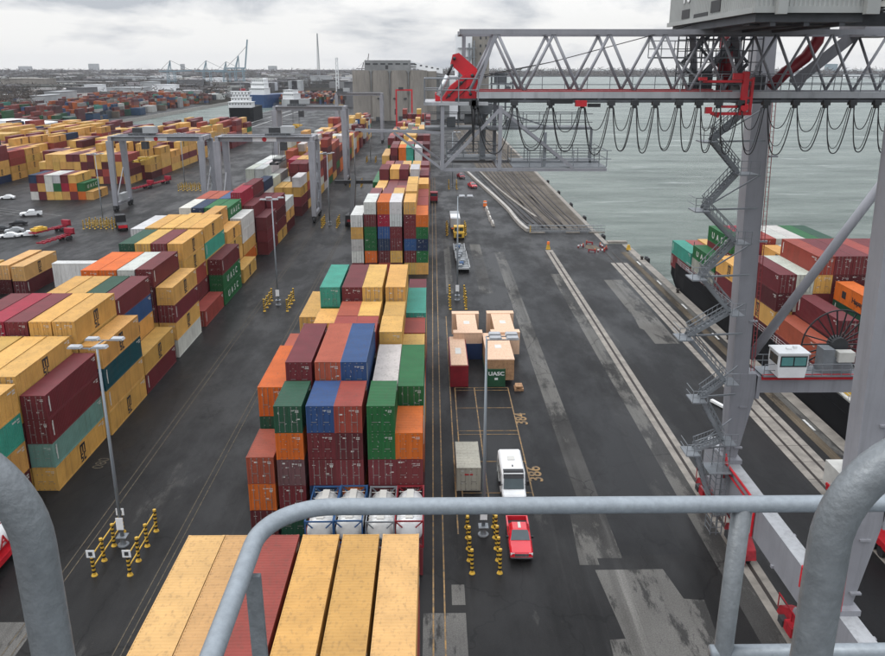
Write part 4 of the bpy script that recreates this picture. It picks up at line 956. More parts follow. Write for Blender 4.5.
# ================================================================== YARD GANTRY CRANES
def rtg(label, x0, x1, y0, dy, h, m='crane', sign=True, trolley=.25):
    t = thing('yard_gantry_crane', label, 'gantry crane', ((x0+x1)/2, y0+dy/2, 0), 0, 'rubber tyred gantry cranes over the stacks')
    hw = (x1-x0)/2; hd = dy/2
    for sx in (-1, 1):
        for sy in (-1, 1):
            b = MB(); b.tbar(1.6, h-1.2, (sx*hw-.6,sx*hw+.6,sy*hd-.5,sy*hd+.5), (sx*hw-.9,sx*hw+.9,sy*hd*.86-.7,sy*hd*.86+.7)); b.build('leg', m, t)
            b = MB()
            for o in (-.9, .9): b.tube([(sx*hw-.3,sy*hd+o,.75),(sx*hw+.3,sy*hd+o,.75)], .75, 14)
            b.box(sx*hw-.5, sx*hw+.5, sy*hd-1.2, sy*hd+1.2, .9, 1.7); b.build('wheel_set', 'rubber', t)
        b = MB(); b.box(sx*hw-.4, sx*hw+.4, -hd, hd, 1.5, 2.4); b.bar((sx*hw,-hd*.9,2.4),(sx*hw,hd*.55,h*.55), .25); b.build('sill_beam', m, t)
        b = MB(); b.box(sx*hw-.5, sx*hw+.5, -hd*.86, hd*.86, h-1.2, h); b.build('end_beam', m, t)
    for sy in (-1, 1):
        b = MB(); b.box(-hw-.7, hw+.7, sy*hd*.62-.5, sy*hd*.62+.5, h-1.35 if sy < 0 else h-1.3, h+.06); b.build('main_girder', m, t)
    b = MB(); b.box(-hw, hw, -hd*.62-1.4, -hd*.62-.55, h-.05, h+.02)
    for z in (.5, 1.0): b.tube([(-hw,-hd*.62-1.4,h+z),(hw,-hd*.62-1.4,h+z)], .04, 6)
    for i in range(16): b.tube([(-hw+i*2*hw/15,-hd*.62-1.4,h),(-hw+i*2*hw/15,-hd*.62-1.4,h+1)], .035, 6)
    b.build('walkway', 'steel', t)
    tx = -hw+2*hw*trolley
    b = MB(); b.box(tx-3, tx+3, -hd*.55, hd*.55, h+.1, h+.7); b.box(tx-2.2, tx+1, -hd*.3, hd*.4, h+.7, h+2.2); b.box(tx+1.2, tx+2.8, -hd*.4, hd*.1, h+.7, h+1.7)
    b.build('trolley', 'dark', t)
    b = MB(); b.box(tx+1.2, tx+4.6, -hd*.5, hd*.1, h+.75, h+2.6); b.build('electrical_house', 'shed', t)
    b = MB(); b.box(tx+1.2, tx+2.9, -hd*.9, -hd*.55, h-3.6, h-1.5); b.build('cab', 'dark', t)
    b = MB()
    for rx_ in (tx-1.6, tx+.6):
        for ry_ in (-1.0, 1.0): b.bar((rx_,ry_,h-6.3),(rx_,ry_,h+.1),.07)
    b.build('hoist_ropes', 'black', t)
    b = MB(); b.box(tx-1.7, tx+.7, -1.2, 1.2, h-6.9, h-6.3); b.box(tx-1.72, tx-1.2, -6.0, 6.0, h-7.2, h-6.8); b.box(tx+.2, tx+.72, -6.0, 6.0, h-7.2, h-6.8)
    for ye in (-6.0, 5.6): b.box(tx-1.7, tx+.7, ye, ye+.4, h-7.3, h-6.8)
    b.build('spreader', 'yellow' if trolley < .5 else 'dark', t)
    b = MB()
    for k in range(7):
        z0 = 2.4+k*(h-4)/7; z1 = 2.4+(k+1)*(h-4)/7; ya, yb = (-hd*.25, hd*.2) if k % 2 else (hd*.2, -hd*.25)
        b.bar((hw+.75,ya,z0),(hw+.75,yb,z1),.12,.28); b.bar((hw+.75,ya,z0+1),(hw+.75,yb,z1+1),.06); b.box(hw+.4,hw+1.1,yb-.5,yb+.5,z1-.06,z1)
    b.build('stair', 'steel', t)
    b = MB(); b.box(-hw-.4,-hw+.9,-2.4,2.4,2.4,4.6); b.build('power_unit', 'shed', t)
    b = MB(); b.tube([(hw-.8,hd*.3,3.6),(hw-.5,hd*.3,3.6)],1.1,18); b.build('cable_reel', 'steel_dark', t)
    if sign:
        s = MB(); s.box(-3.2, 3.2, -hd*.62-.6, -hd*.62-.5, h-1.25, h-.1); sgn = s.build('sign_panel', 'white', t)
        s = MB(); s.tube([(0,-hd*.62-.66,h-.68),(0,-hd*.62-.6,h-.68)], .62, 20); s.build('red_emblem', 'redpaint', sgn)
        s = MB(); s.box(-hw+1.2, -hw+7, -hd*.62-.56, -hd*.62-.5, h-1.0, h-.45); s.build('name_plate', 'shed', t)
    else: pass
    return t
rtg('grey yard gantry crane with red emblem, standing alone over the empty lane far left', -94.0, -67.5, 244, 12, 21.6, trolley=.3)
rtg('grey yard gantry crane with red emblem, straddling the white and maroon stacks of left block', -58.0, -32.6, 225, 11, 23.0, trolley=.62)
rtg('grey yard gantry crane with tall plain legs behind the white stacks', -56.0, -31.5, 300, 11, 27.5, sign=False, trolley=.3)
rtg('distant grey yard gantry crane in front of the concrete silos', -53.0, -28.2, 470, 11, 27.0, sign=False, trolley=.1)
t = thing('dock_gantry', 'red slim gantry frame standing close in front of the concrete silos', 'gantry', (-24, 610, 0))
b = MB(); b.box(-2.2,-1.2,-.5,.5,0,24.5); b.build('leg', 'redpaint', t); b = MB(); b.box(-2.2,10,-.5,.5,24.5,25.6); b.build('beam', 'redpaint', t); b = MB(); b.box(9,10,-.5,.5,0,24.5); b.build('leg', 'redpaint', t)
b = MB(); b.box(0,3.4,-1,1,25.6,27); b.box(-3,-2.2,-.5,.5,8,12); b.build('winch', 'dark', t)

# ================================================================== LAMP POLES
def lamp_head(b, x, s=1.0):
    pass
def lamp(label, x, y, h, heads, lean=0):
    t = thing('lamp_post', label, 'lamp post', (x, y, 0), 0, 'tall yard lighting masts')
    b = MB(); b.tube([(0,0,.9),(0,0,h*.5),(0,0,h)], [.17,.14,.09], 12); b.build('pole', 'galv', t, None, True)
    b = MB(); b.cyl(0,0,0,.12,.5,n=16); b.cyl(0,0,.12,.9,.26,.2); b.box(-.45,.45,-.45,.45,.9,.97); b.build('base', 'steel', t)
    if y < 150:
        b = MB(); b.box(-.32,.32,-.26,-.22,1.7,2.9); b.build('sign_plate', 'white', t)
    b = MB()
    if heads == 'X':
        b.bar((-.15,-1.2,h),(.15,1.3,h),.09); b.bar((-1.3,-1.0,h+.05),(.9,-1.0,h+.05),.08); b.bar((-.9,1.1,h+.05),(1.4,1.1,h+.05),.08); pos = [(-1.35,-1.0),(.75,-1.0),(-.75,1.1),(1.35,1.1)]
    elif heads == 'R':
        b.bar((0,0,h),(2.6,0,h),.09); b.bar((0,.9,h),(2.6,.9,h),.08); b.bar((0,0,h),(0,.9,h),.09); pos = [(.75,-.1),(.75,1.0),(2.2,-.1),(2.2,1.0)]
    b.build('arm', 'galv', t)
    for p in pos:
        b = MB(); b.extr([(p[0]-.55,h+.12),(p[0]+.55,h+.12),(p[0]+.45,h+.3),(p[0]-.45,h+.3)], 'y', p[1]-.34, p[1]+.34); b.box(p[0]-.08,p[0]+.08,p[1]-.1,p[1]+.1,h,h+.13)
        b.build('lamp_head', 'crane_light', t)
    return t
for y, l in ((64.6,'tall lamp post nearest the camera in the middle lane, four flat lamp heads'),(142.5,'second lamp post along the middle lane, beside the green lettered containers'),(220.9,'third lamp post along the middle lane, near the reach stacker'),(299.,'fourth lamp post along the middle lane'),(377.,'fifth and farthest lamp post along the middle lane')):
    lamp(l, -27.9, y, 19.0, 'X')
for x, y, l in ((4.55,65.9,'lamp post rising past the guardrail beside the red pickup, arms to the right'),(4.5,145.4,'lamp post on the apron in front of the grey steel trailers'),(7.2,294.5,'distant lamp post on the apron beside two red pickups')):
    lamp(l, x, y, 18.9, 'R')
lamp('lamp post in the far left yard beside parked white cars', -121, 222, 19, 'X')
lamp('lamp post between the far left yard gantry crane legs and the yellow stacks', -86.5, 289, 19, 'X')
lamp('lamp post in front of the small far left stack, yellow bollards at its foot', -88.5, 219.5, 19, 'X')

# ================================================================== STRIPED BOLLARDS WITH RAILS
def bollard_mesh(h=2.3):
    b = MB(); n = 11; hh = (h-.12)/n
    b.cyl(0,0,0,.12,.27,.22,12,0)
    for i in range(n): b.cyl(0,0,.12+i*hh,.12+(i+1)*hh+.001*(i == n-1),.15,.15,12,1 if i % 2 else 0)
    return b.mesh('post', ['yellow','black'])
BOL = bollard_mesh()
def barrier(label, pts, rails=True, signs=(), grp='striped bollard rails round the lamp posts'):
    p0 = Vector((*pts[0], 0)); t = thing('bollard_rail', label, 'barrier', p0, 0, grp)
    for p in pts:
        po = link('post', BOL, t, Vector((*p,0))-p0); po.rotation_euler = (rnd.uniform(-.03,.03), rnd.uniform(-.03,.03), rnd.uniform(0,6)); po.scale.z = rnd.uniform(.95,1.03)
    for a, b_ in zip(pts, pts[1:]):
        if rails:
            b = MB()
            for z in (.85, 1.9): b.bar((a[0]-p0.x,a[1]-p0.y,z),(b_[0]-p0.x,b_[1]-p0.y,z),.07,.11)
            b.build('rail', 'yellow', t)
    for s in signs:
        q = Vector((*pts[s],0))-p0
        b = MB(); b.box(q.x-.36,q.x+.36,q.y-.2,q.y-.16,1.85,2.55); sg_ = b.build('sign_plate', 'white', t)
        b = MB(); b.box(q.x-.17,q.x+.17,q.y-.215,q.y-.2,2.02,2.38); b.build('sign_mark', 'dark', sg_)
    return t
barrier('striped bollard rail on the lane side of the nearest middle-lane lamp post', [(-28.7,60.0),(-28.7,62.2),(-28.7,64.5),(-28.7,66.8)], True, (0,3))
barrier('striped bollard rail on the container side of the nearest middle-lane lamp post', [(-25.7,60.0),(-25.7,62.1),(-25.7,64.4),(-25.7,66.9)], True, (0,))
barrier('striped posts on left of the lamp post beside the red pickup', [(3.25,59.9),(3.1,61.8),(3.1,63.6),(3.1,65.4),(3.1,67.2)], False)
barrier('striped posts on right of the lamp post beside the red pickup', [(5.6,59.9),(5.6,61.8),(5.6,63.6),(5.6,65.4),(5.6,67.2)], False)
for y, nm in ((142.5,'second'),(220.9,'third'),(299,'fourth'),(377,'fifth')):
    barrier(f'yellow bollard rail on the left of the {nm} middle-lane lamp post', [(-29.6,y-4+i*2.3) for i in range(4)])
    barrier(f'yellow bollard rail on the right of the {nm} middle-lane lamp post', [(-25.6,y-4+i*2.3) for i in range(4)])
for x, y, nm in ((4.5,145.4,'in front of the grey steel trailers'),(7.2,294.5,'beside the two distant red pickups')):
    barrier(f'striped posts left of the lamp post {nm}', [(x-1.4,y-6+i*2.1) for i in range(5)], False)
    barrier(f'striped posts right of the lamp post {nm}', [(x+1.4,y-6+i*2.1) for i in range(5)], False)
def cluster(label, x, y):
    t = thing('bollard_cluster', label, 'bollards', (x,y,0))
    for i in range(6):
        for j in range(3): link('post', BOL, t, (i*1.5,j*2.2+.3*(i%2),0))
    b = MB()
    for j in range(3): b.bar((0,j*2.2,1.3),(7.5,j*2.2+.3,1.3),.1)
    b.build('rail', 'yellow', t)
cluster('dense cluster of yellow posts beside the leg of the far left gantry crane', -92.5, 216)
cluster('dense cluster of yellow posts beyond the far left gantry crane', -88, 286)

# ================================================================== VEHICLES
def wheel(b, x, y, r, w, mi=0): b.tube([(x-w/2,y,r),(x+w/2,y,r)], r, 16, mi)
def loft(b, secs, mi=0, cap=True):
    """secs: list of (y, outline[(x,z)...]) joined into a skin"""
    n = len(secs[0][1]); o = [(x,y,z) for y, s in secs for x, z in s]; f = []
    for k in range(len(secs)-1):
        for i in range(n): j = (i+1) % n; f.append((k*n+i, k*n+j, (k+1)*n+j, (k+1)*n+i))
    if cap: f += [tuple(range(n))[::-1], tuple((len(secs)-1)*n+i for i in range(n))]
    b.add(o, f, mi)
def sec(w, z0, z1, r=.12, tw=None):
    tw = tw or w
    return [(-w,z0),(w,z0),(w,z0+(z1-z0)*.6),(tw,z1-r),(tw-r,z1),(-tw+r,z1),(-tw,z1-r),(-w,z0+(z1-z0)*.6)]
def pickup(label, x, y, rz, paint, group=None, bed=True):
    """front of the truck towards -y"""
    t = thing('pickup_truck', label, 'pickup truck', (x,y,0), rz, group)
    b = MB()
    loft(b, [(-2.95,sec(.86,.5,.92,.1)),(-2.88,sec(.97,.45,1.04,.12)),(-2.3,sec(1.0,.42,1.14,.14)),(-1.35,sec(1.0,.42,1.2,.12)),(-1.3,sec(1.0,.42,1.22,.1)),(1.0,sec(1.0,.42,1.24,.06)),(1.05,sec(1.0,.42,.78,.05)),(2.75,sec(1.0,.42,.78,.05)),(2.85,sec(.98,.45,.78,.06))])
    for s in (-1,1): b.box(s*.86,s*1.0,1.0,2.85,.7,1.26)
    b.box(-.98,.98,2.78,2.88,.5,1.25)
    loft(b, [(-1.32,sec(.93,1.18,1.22,.02)),(-.55,sec(.90,1.2,1.84,.1,.74)),(-.4,sec(.90,1.2,1.9,.12,.74)),(.65,sec(.90,1.2,1.9,.12,.74)),(.98,sec(.92,1.2,1.7,.1,.76))])
    b.build('body', paint, t)
    b = MB(); b.add([(-.84,-1.29,1.235),(.84,-1.29,1.235),(.70,-.56,1.83),(-.70,-.56,1.83)], [(0,1,2,3)]); 
    b.v = [(p[0],p[1]-.035,p[2]+.02) for p in b.v]; b.build('windscreen', 'glass', t)
    for s in (-1,1):
        b = MB(); b.add([(s*.935,-.95,1.3),(s*.935,.9,1.3),(s*.79,.72,1.76),(s*.79,-.42,1.76)], [(0,1,2,3)]); b.build('side_window', 'glass', t)
        b = MB(); b.box(s*1.0,s*1.2,-.95,-.8,1.2,1.4); b.build('mirror', 'black', t)
        b = MB(); b.box(s*.62,s*.96,-2.945,-2.87,.78,.98); b.build('headlight', 'white', t)
        for wy in (-1.95,1.85):
            b = MB(); wheel(b, s*.88, wy, .4, .27); b.build('wheel', 'rubber', t)
    b = MB(); b.add([(-.72,.975,1.28),(.72,.975,1.28),(.68,.9,1.72),(-.68,.9,1.72)], [(0,1,2,3)]); b.v=[(p[0],p[1]+.04,p[2]) for p in b.v]; b.build('rear_window', 'glass', t)
    b = MB(); b.box(-.6,.6,-2.98,-2.9,.66,.92); b.box(-.95,.95,-3.02,-2.9,.45,.6); b.build('grille', 'chrome', t)
    b = MB(); b.box(-.85,.85,1.06,2.77,.781,.80); b.build('bed_liner', 'dark', t)
    b = MB(); b.box(-.12,.12,-.35,.6,1.901,1.925); b.build('roof_marking', 'offwhite', t)
    b = MB(); b.box(-.5,.3,1.15,1.5,.8,1.15); b.build('tool_box', 'dark', t)
    return t
pickup('bright red pickup with dark bed parked facing us beside the striped posts', 7.65, 64.3, R(-1), 'carred')
pickup('red pickup driving beside the pale curved barrier', 14.2, 292.5, R(14), 'carred')
pickup('dark red pickup behind the red one at the curved barrier', 11.0, 319, R(12), 'darkred')
pickup('white pickup parked alone in front of the far left stack', -115.5, 236, R(-70), 'white')
def car(label, x, y, rz, paint, group):
    t = thing('parked_car', label, 'car', (x,y,0), rz, group)
    b = MB(); loft(b, [(-2.3,sec(.75,.35,.66,.08)),(-2.2,sec(.88,.3,.78,.1)),(-1.1,sec(.9,.28,.92,.08)),(1.6,sec(.9,.28,.95,.08)),(2.25,sec(.85,.32,.85,.1))])
    loft(b, [(-1.15,sec(.82,.88,.92,.02)),(-.35,sec(.82,.88,1.42,.1,.62)),(.9,sec(.82,.88,1.44,.1,.62)),(1.75,sec(.82,.88,.95,.02))]); b.build('body', paint, t)
    b = MB(); b.add([(-.68,-1.12,.94),(.68,-1.12,.94),(.58,-.4,1.4),(-.58,-.4,1.4)],[(0,1,2,3)]); b.v=[(p[0],p[1]-.03,p[2]+.02) for p in b.v]; b.build('windscreen','glass',t)
    for s in (-1,1):
        b = MB(); b.add([(s*.85,-.8,.97),(s*.85,1.3,.97),(s*.66,.85,1.36),(s*.66,-.35,1.36)],[(0,1,2,3)]); b.build('side_window','glass',t)
        for wy in (-1.4,1.35): b = MB(); wheel(b, s*.8, wy, .32, .2); b.build('wheel','rubber',t)
    return t
gl_ = 'cars parked in the far left yard'
car('white car parked nearest the red chassis trailers', -106.5, 204.5, R(-70), 'white', gl_)
car('white car at the left edge in front of the red trailers', -111.5, 199, R(-70), 'white', gl_)
car('black car parked behind the white cars on the far left', -112.5, 222, R(-72), 'black', gl_)
car('dark grey car parked between the black car and the white cars', -113.5, 214, R(-72), 'dark', gl_)
car('white car far away by the white painted lines at left', -138, 268, R(-80), 'white', gl_)
car('white car parked between the nearest white car and the red chassis trailers', -102.6, 206.5, R(-70), 'white', gl_)
car('silver-grey car parked behind the white cars by the red trailers', -108.5, 211.5, R(-70), 'shed', gl_)
car('white car parked beyond the dark grey car at the left edge', -118.5, 215, R(-72), 'white', gl_)
# shuttle bus
t = thing('shuttle_bus', 'white shuttle bus with black windscreen header parked beside the number 386', 'bus', (7.9, 75.7, 0))
b = MB(); loft(b, [(-4.75,sec(1.05,.45,1.05,.1)),(-4.6,sec(1.15,.4,1.2,.12)),(-3.55,sec(1.18,.4,1.35,.12))])
loft(b, [(-3.7,sec(1.15,.45,1.3,.1)),(-3.15,sec(1.2,.45,2.75,.16,1.12)),(-2.95,sec(1.22,.45,2.9,.16,1.16)),(1.9,sec(1.22,.45,2.9,.16,1.16)),(2.05,sec(1.15,.5,2.75,.16,1.1))]); b.build('body', 'white', t)
b = MB(); b.add([(-1.0,-3.72,1.36),(1.0,-3.72,1.36),(.95,-3.28,2.3),(-.95,-3.28,2.3)],[(0,1,2,3)]); b.v=[(p[0],p[1]-.08,p[2]+.03) for p in b.v]; b.build('windscreen','glass',t)
b = MB(); b.extr([(-3.42,2.36),(-3.0,2.93),(-2.55,2.95),(-2.55,2.92),(-2.95,2.88),(-3.34,2.3)],'x',-1.0,1.0); b.build('header_panel','black',t)
for s in (-1,1):
    for i in range(3):
        b = MB(); y0 = -2.6+i*1.4; b.add([(s*1.235,y0,1.5),(s*1.235,y0+1.15,1.5),(s*1.2,y0+1.15,2.35),(s*1.2,y0,2.35)],[(0,1,2,3)]); b.build('side_window','glass',t)
    for wy in (-3.5,.9): b = MB(); wheel(b, s*1.08, wy, .45, .3); b.build('wheel','rubber',t)
    b = MB(); b.box(s*1.25,s*1.5,-3.7,-3.55,1.7,2.15); b.box(s*1.1,s*1.3,-3.66,-3.6,1.75,1.8); b.build('mirror','black',t)
b = MB(); b.box(-.35,.35,-.6,.2,2.9,2.99); b.build('roof_hatch','offwhite',t); b = MB(); b.box(-.06,.06,-2.0,-1.85,2.9,3.05); b.build('antenna','black',t)
# terminal tractor with box load
t = thing('terminal_tractor', 'yellow terminal tractor with dark windows towing a grey box, facing the camera', 'truck', (6.55, 203.5, 0))
b = MB(); b.box(-1.25,1.25,-2.0,.6,.9,3.1); b.box(-1.3,1.3,-3.4,-2.0,.6,1.9); b.box(-1.3,1.3,.6,3.4,.6,1.3); b.build('body','yellow',t)
b = MB(); b.box(-1.05,-.08,-2.04,-2.0,1.95,2.85); b.box(.08,1.05,-2.04,-2.0,1.95,2.85); b.build('windscreen','glass',t)
b = MB(); b.box(-.7,.7,-3.45,-3.4,.75,1.5); b.build('grille','black',t)
for s in (-1,1):
    for wy in (-2.6,2.4): b = MB(); wheel(b, s*1.1, wy, .52, .35); b.build('wheel','rubber',t)
t = thing('box_trailer', 'grey-white box on a trailer coupled behind the yellow tractor', 'trailer', (5.9, 216, 0))
b = MB(); b.box(-1.25,1.25,-6,6,1.3,3.6); b.build('body','shed',t); b = MB(); b.box(-1.22,1.22,-4.5,1,3.6,3.66); b.build('roof_sheet','white',t)
b = MB(); 
for s in (-1,1):
    for wy in (3,4.4): wheel(b, s*1.05, wy, .5, .35)
b.build('wheel_set','rubber',t)
b = MB(); b.box(-1.0,1.0,-6,6,.9,1.28); b.build('frame','orange',t)
for i, (x, l) in enumerate(((3.6,'orange striped fence panels left of the grey box trailer'),(8.3,'yellow striped fence panels right of the grey box trailer'))):
    barrier(l, [(x+.25*(k%2),206+k*1.7) for k in range(6)], True, (), 'striped fence panels beside the box trailer')
for i, y in enumerate((170,178.2,186.6)):
    t = thing('steel_trailer', ('grey steel frame trailer at the camera end of the row of three','grey steel frame trailer in the middle of the row of three','grey steel frame trailer directly before the yellow tractor')[i], 'trailer', (6.45-i*.15, y, 0), 0, 'row of grey steel trailers')
    b = MB(); b.box(-1.3,1.3,-3.8,3.8,.75,.9)
    for x in (-1.25,1.25): b.box(x-.08,x+.08,-3.8,3.8,.9,1.25)
    for k in range(6): b.box(-1.3,1.3,-3.8+k*1.5,-3.7+k*1.5,.9,1.12)
    b.build('frame','shed',t)
    for k in range(3):
        b = MB(); b.box(-1.0+.25*k,-.2+.3*k,-3+k*2.2,-1.6+k*2.2,.9,1.5); b.build('crate','bluepaint' if k == 1 and i != 1 else 'steel',t)
    b = MB(); 
    for s in (-1,1): 
        for wy in (-2.5,2.5): wheel(b, s*1.0, wy, .38, .3)
    b.build('wheel_set','rubber',t)
# reach stacker, dark, seen from behind
t = thing('reach_stacker', 'black reach stacker with raised boom and wide spreader beside the white stacks', 'reach stacker', (-21.6, 222, 0))
b = MB(); b.box(-1.8,1.8,-4,4,1,2.6); b.box(-1.7,1.7,-4.6,-2.5,1.2,3.2); b.build('body','black',t)
b = MB(); b.bar((0,-3,3),(0,4.8,12.2),1.3,1.5); b.build('boom','black',t)
b = MB(); b.box(-5.2,5.2,4.2,5.4,10.4,11.3); b.build('spreader','black',t)
b = MB(); b.box(-.8,.8,-1,1,2.6,4.4); b.build('cab','glass',t)
for s in (-1,1):
    for wy in (-3,2.6): b = MB(); wheel(b, s*1.5, wy, .9, .8); b.build('wheel','rubber',t)
b = MB(); b.box(-1.2,1.2,-4.7,-4.62,1.5,2.1); b.build('tail_panel','darkred',t)
# dark red truck in the narrow lane
t = thing('yard_truck', 'dark red truck in the narrow lane right of the centre block', 'truck', (.45, 262, 0))
b = MB(); b.box(-1.2,1.2,-3,0,.8,3.2); b.box(-1.2,1.2,-3.8,-3,.7,1.9); b.build('cab','darkred',t); b = MB(); b.box(-1.1,1.1,0,7,.9,1.3); b.build('chassis','black',t)
b = MB(); b.box(-1.0,1.0,-3.04,-3.0,2.0,2.9); b.build('windscreen','glass',t)
for wy in (-2.6,4,5.4): b = MB(); wheel(b, -.95, wy, .5, .3); wheel(b, .95, wy, .5, .3); b.build('wheel','rubber',t)
# chassis trailers
def chassis(label, x, y, rz, paint='chassisred'):
    t = thing('chassis_trailer', label, 'trailer', (x,y,0), rz, 'red container chassis trailers')
    b = MB()
    for s in (-.5,.5): b.box(s-.1,s+.1,-6,6,.95,1.35)
    for k in range(7): b.box(-1.2,1.2,-6+k*1.98,-5.8+k*1.98,1.0,1.32)
    b.build('frame',paint,t); b = MB(); b.box(-1.2,1.2,5.2,6,1.35,2.6); b.build('headboard',paint,t)
    for wy in (3,4.3):
        b = MB(); wheel(b,-1.0,wy,.5,.4); wheel(b,1.0,wy,.5,.4); b.build('axle','rubber',t)
    return t
chassis('red chassis trailer with a yellow item, behind the other beside the white cars', -98.5, 210, R(-20))
chassis('red chassis trailer nearest the tan yellow stacks', -91.8, 198, R(-10))
chassis('red chassis trailer under the far left gantry crane, in front of maroon stacks', -101.5, 289, R(-12))
chassis('second red chassis trailer behind the one under the far left gantry crane', -99, 301, R(-12))
t = thing('cargo_bundle', 'bright yellow bundle lying on the red chassis trailer', 'cargo', (-100,207,1.36), R(-20)); b = MB(); b.box(-1,1,-1.8,1.8,0,.7); b.box(-.6,.6,-1,1,.7,1.0); b.build('bundle','yellow',t)
t = thing('yard_truck', 'black yard truck beside the dense cluster of yellow posts on the left', 'truck', (-83.5, 218.5, 0), R(25))
b = MB(); b.box(-1.3,1.3,-1.5,1.5,1,3.4); b.build('cab','black',t); b = MB(); b.box(-1.2,1.2,-6,-1.5,.8,1.6); b.build('chassis','dark',t)
for wy in (-5,-3.6,.8): b = MB(); wheel(b,-1.05,wy,.55,.35); wheel(b,1.05,wy,.55,.35); b.build('wheel','rubber',t)
b = MB(); b.box(-1.1,1.1,-6.3,-6,.8,1.5); b.build('tail_panel','redpaint',t)
# tank trailer at the left edge
t = thing('tank_trailer', 'white tank trailer with red letters and red chassis at the left edge', 'tank trailer', (-38.0, 60.5, 0))
b = MB(); b.tube([(0,-6.2,2.35),(0,-6,2.35),(0,6,2.35),(0,6.2,2.35)],[.6,1.18,1.18,.6],24); b.build('tank','white',t,None,True)
b = MB(); b.box(-1.2,1.25,-6.2,6.2,.75,1.05); b.box(1.2,1.28,-6.2,6.2,.55,1.08); b.build('frame','redpaint',t)
b = MB(); b.box(-.25,.25,-6,6,3.5,3.56); b.tube([(.55,-6,3.42),(.55,6,3.42)],.05,6); b.build('catwalk','darkred',t)
q = text('lettering','R M A',1.35,'redpaint',t,(1.19,-.5,2.35),(R(90),0,R(90)),.02,1.3)
for wy in (-4.6,-3.3,3.5,4.8): b = MB(); wheel(b,-.95,wy,.5,.4); wheel(b,.95,wy,.5,.4); b.build('wheel_set','rubber',t)
# tank containers between the foreground row and the centre block
def tankc(label, x, y, z, frame, tank='tank'):
    t = thing('tank_container', label, 'tank container', (x,y,z), 0, 'tank containers in one row')
    b = MB()
    for s in (-1,1):
        for yy_ in (.06,6.0): b.box(s*1.219,s*1.1,yy_-.06,yy_+.06,0,2.58)
        for z_ in (.06,2.52): b.box(s*1.2,s*1.1,.12,5.94,z_-.06,z_+.06)
    for yy_ in (.06,6.0):
        for z_ in (.08,2.5): b.box(-1.1,1.1,yy_-.055,yy_+.055,z_-.055,z_+.055)
        b.bar((-1.1,yy_,.1),(0,yy_,1.0),.09); b.bar((1.1,yy_,.1),(0,yy_,1.0),.09); b.bar((-1.1,yy_,2.45),(-.55,yy_,1.9),.09); b.bar((1.1,yy_,2.45),(.55,yy_,1.9),.09)
    b.build('frame',frame,t)
    b = MB(); b.tube([(0,.12,1.3),(0,.3,1.3),(0,.55,1.3),(0,5.5,1.3),(0,5.75,1.3),(0,5.93,1.3)],[.5,.95,1.12,1.12,.95,.5],28); tk = b.build('tank',tank,t,None,True)
    b = MB(); b.box(-.3,.3,.6,5.5,2.44,2.5); b.cyl(0,3.1,2.5,2.62,.3); b.box(-.5,-.35,2.0,4.2,2.4,2.46)
    for k in range(5): b.box(-1.0,1.0,.9+k*1.05,.96+k*1.05,2.43-.0,2.45)
    b.build('walkway','offwhite',t)
    b = MB(); b.box(-.35,.35,.02,.13,.55,.85); b.cyl(.0,.08,.4,.7,.13); b.build('valve','dark',t)
    return t
tankc('grey-white tank container in a blue frame, third from right in its row', -9.5, 59.7, 2.65, 'bluepaint')
tankc('grey-white tank container in a blue frame, second in from the left of its row', -7.1, 59.8, 2.65, 'bluepaint')
tankc('grey-white tank container in a grey frame, beside the plain white tank', -4.45, 59.6, 2.65, 'steel')
tankc('bright white smooth tank container in a red frame at right end of its row', -2.05, 59.7, 2.65, 'darkred', 'white')
tankc('white tank container lying lower and nearer, half hidden behind the red roof', -12.1, 51.5, 2.7, 'offwhite')
# loose boxes on the apron
def box20(label, x, y, paint_rgb, Ln=6.06, rz=0, z=0, h=2.6):
    o = link('shipping_container', body(Ln), None, (x,y,z), rz); o.scale.z = h/2.6; o.color = (*paint_rgb,1)
    for side in (0,1): d = link('door', DOORS[2][side], o); d.color = o.color
    return tag(o, label, 'shipping container')
bx = box20('short beige container standing alone on the apron beside the shuttle bus', 3.55, 74.1, (.42,.40,.33))
b = MB(); b.box(-.42,.02,-.045,-.037,1.78,1.92); b.box(.12,.42,-.045,-.037,1.78,1.92); b.build('marking','redpaint',bx)
box20('white container standing crosswise behind the tan yellow pair on the left', -61.5, 156.8, (.66,.66,.64), 12.19, R(90), 0, 4.75)
# flat racks, open-top and their wooden crates
def crate(label, x, y, z, w, l, h, caps=False):
    t = thing('wooden_crate', label, 'crate', (x,y,z), 0, 'wooden crates on flat racks')
    b = MB(); b.box(-w/2,w/2,0,l,0,h-.12); b.build('side_panels','wood_side',t)
    b = MB()
    n = max(4,int(l/1.1))
    for k in range(n): b.box(-w/2-.04,w/2+.04,k*l/n+.01,(k+1)*l/n-.01,h-.119,h)
    b.build('lid','wood',t)
    if caps:
        for yy_ in (-.9,l-.5):
            b = MB(); b.box(-w/2-.65,w/2+.65,yy_,yy_+1.4,-.02,h-.02); b.box(-w/2-.68,w/2+.68,yy_-.03,yy_+1.43,h-.019,h+.1); b.build('end_block','wood',t)
    b = MB(); b.box(-.45,.45,l*.4,l*.4+1.5,h+.002,h+.012); b.build('label_sheet','offwhite',t)
    return t
def flatrack(label, x, y, rgbmat, l=12.19, wall=2.5):
    t = thing('flat_rack', label, 'flat rack', (x,y,0), 0, 'flat racks on the apron')
    b = MB(); b.box(-1.21,1.21,.1,l-.1,.12,.62); b.build('deck',rgbmat,t)
    for yy_ in (0,l-.16):
        b = MB(); b.box(-1.21,1.21,yy_,yy_+.16,.02,wall); b.box(-1.219,-1.05,yy_-.03,yy_+.19,0,wall+.05); b.box(1.05,1.219,yy_-.03,yy_+.19,0,wall+.05); b.build('end_wall',rgbmat,t)
    return t
mk('rackgreen',(.015,.075,.035),.5); mk('rackblue',(.015,.035,.10),.5)
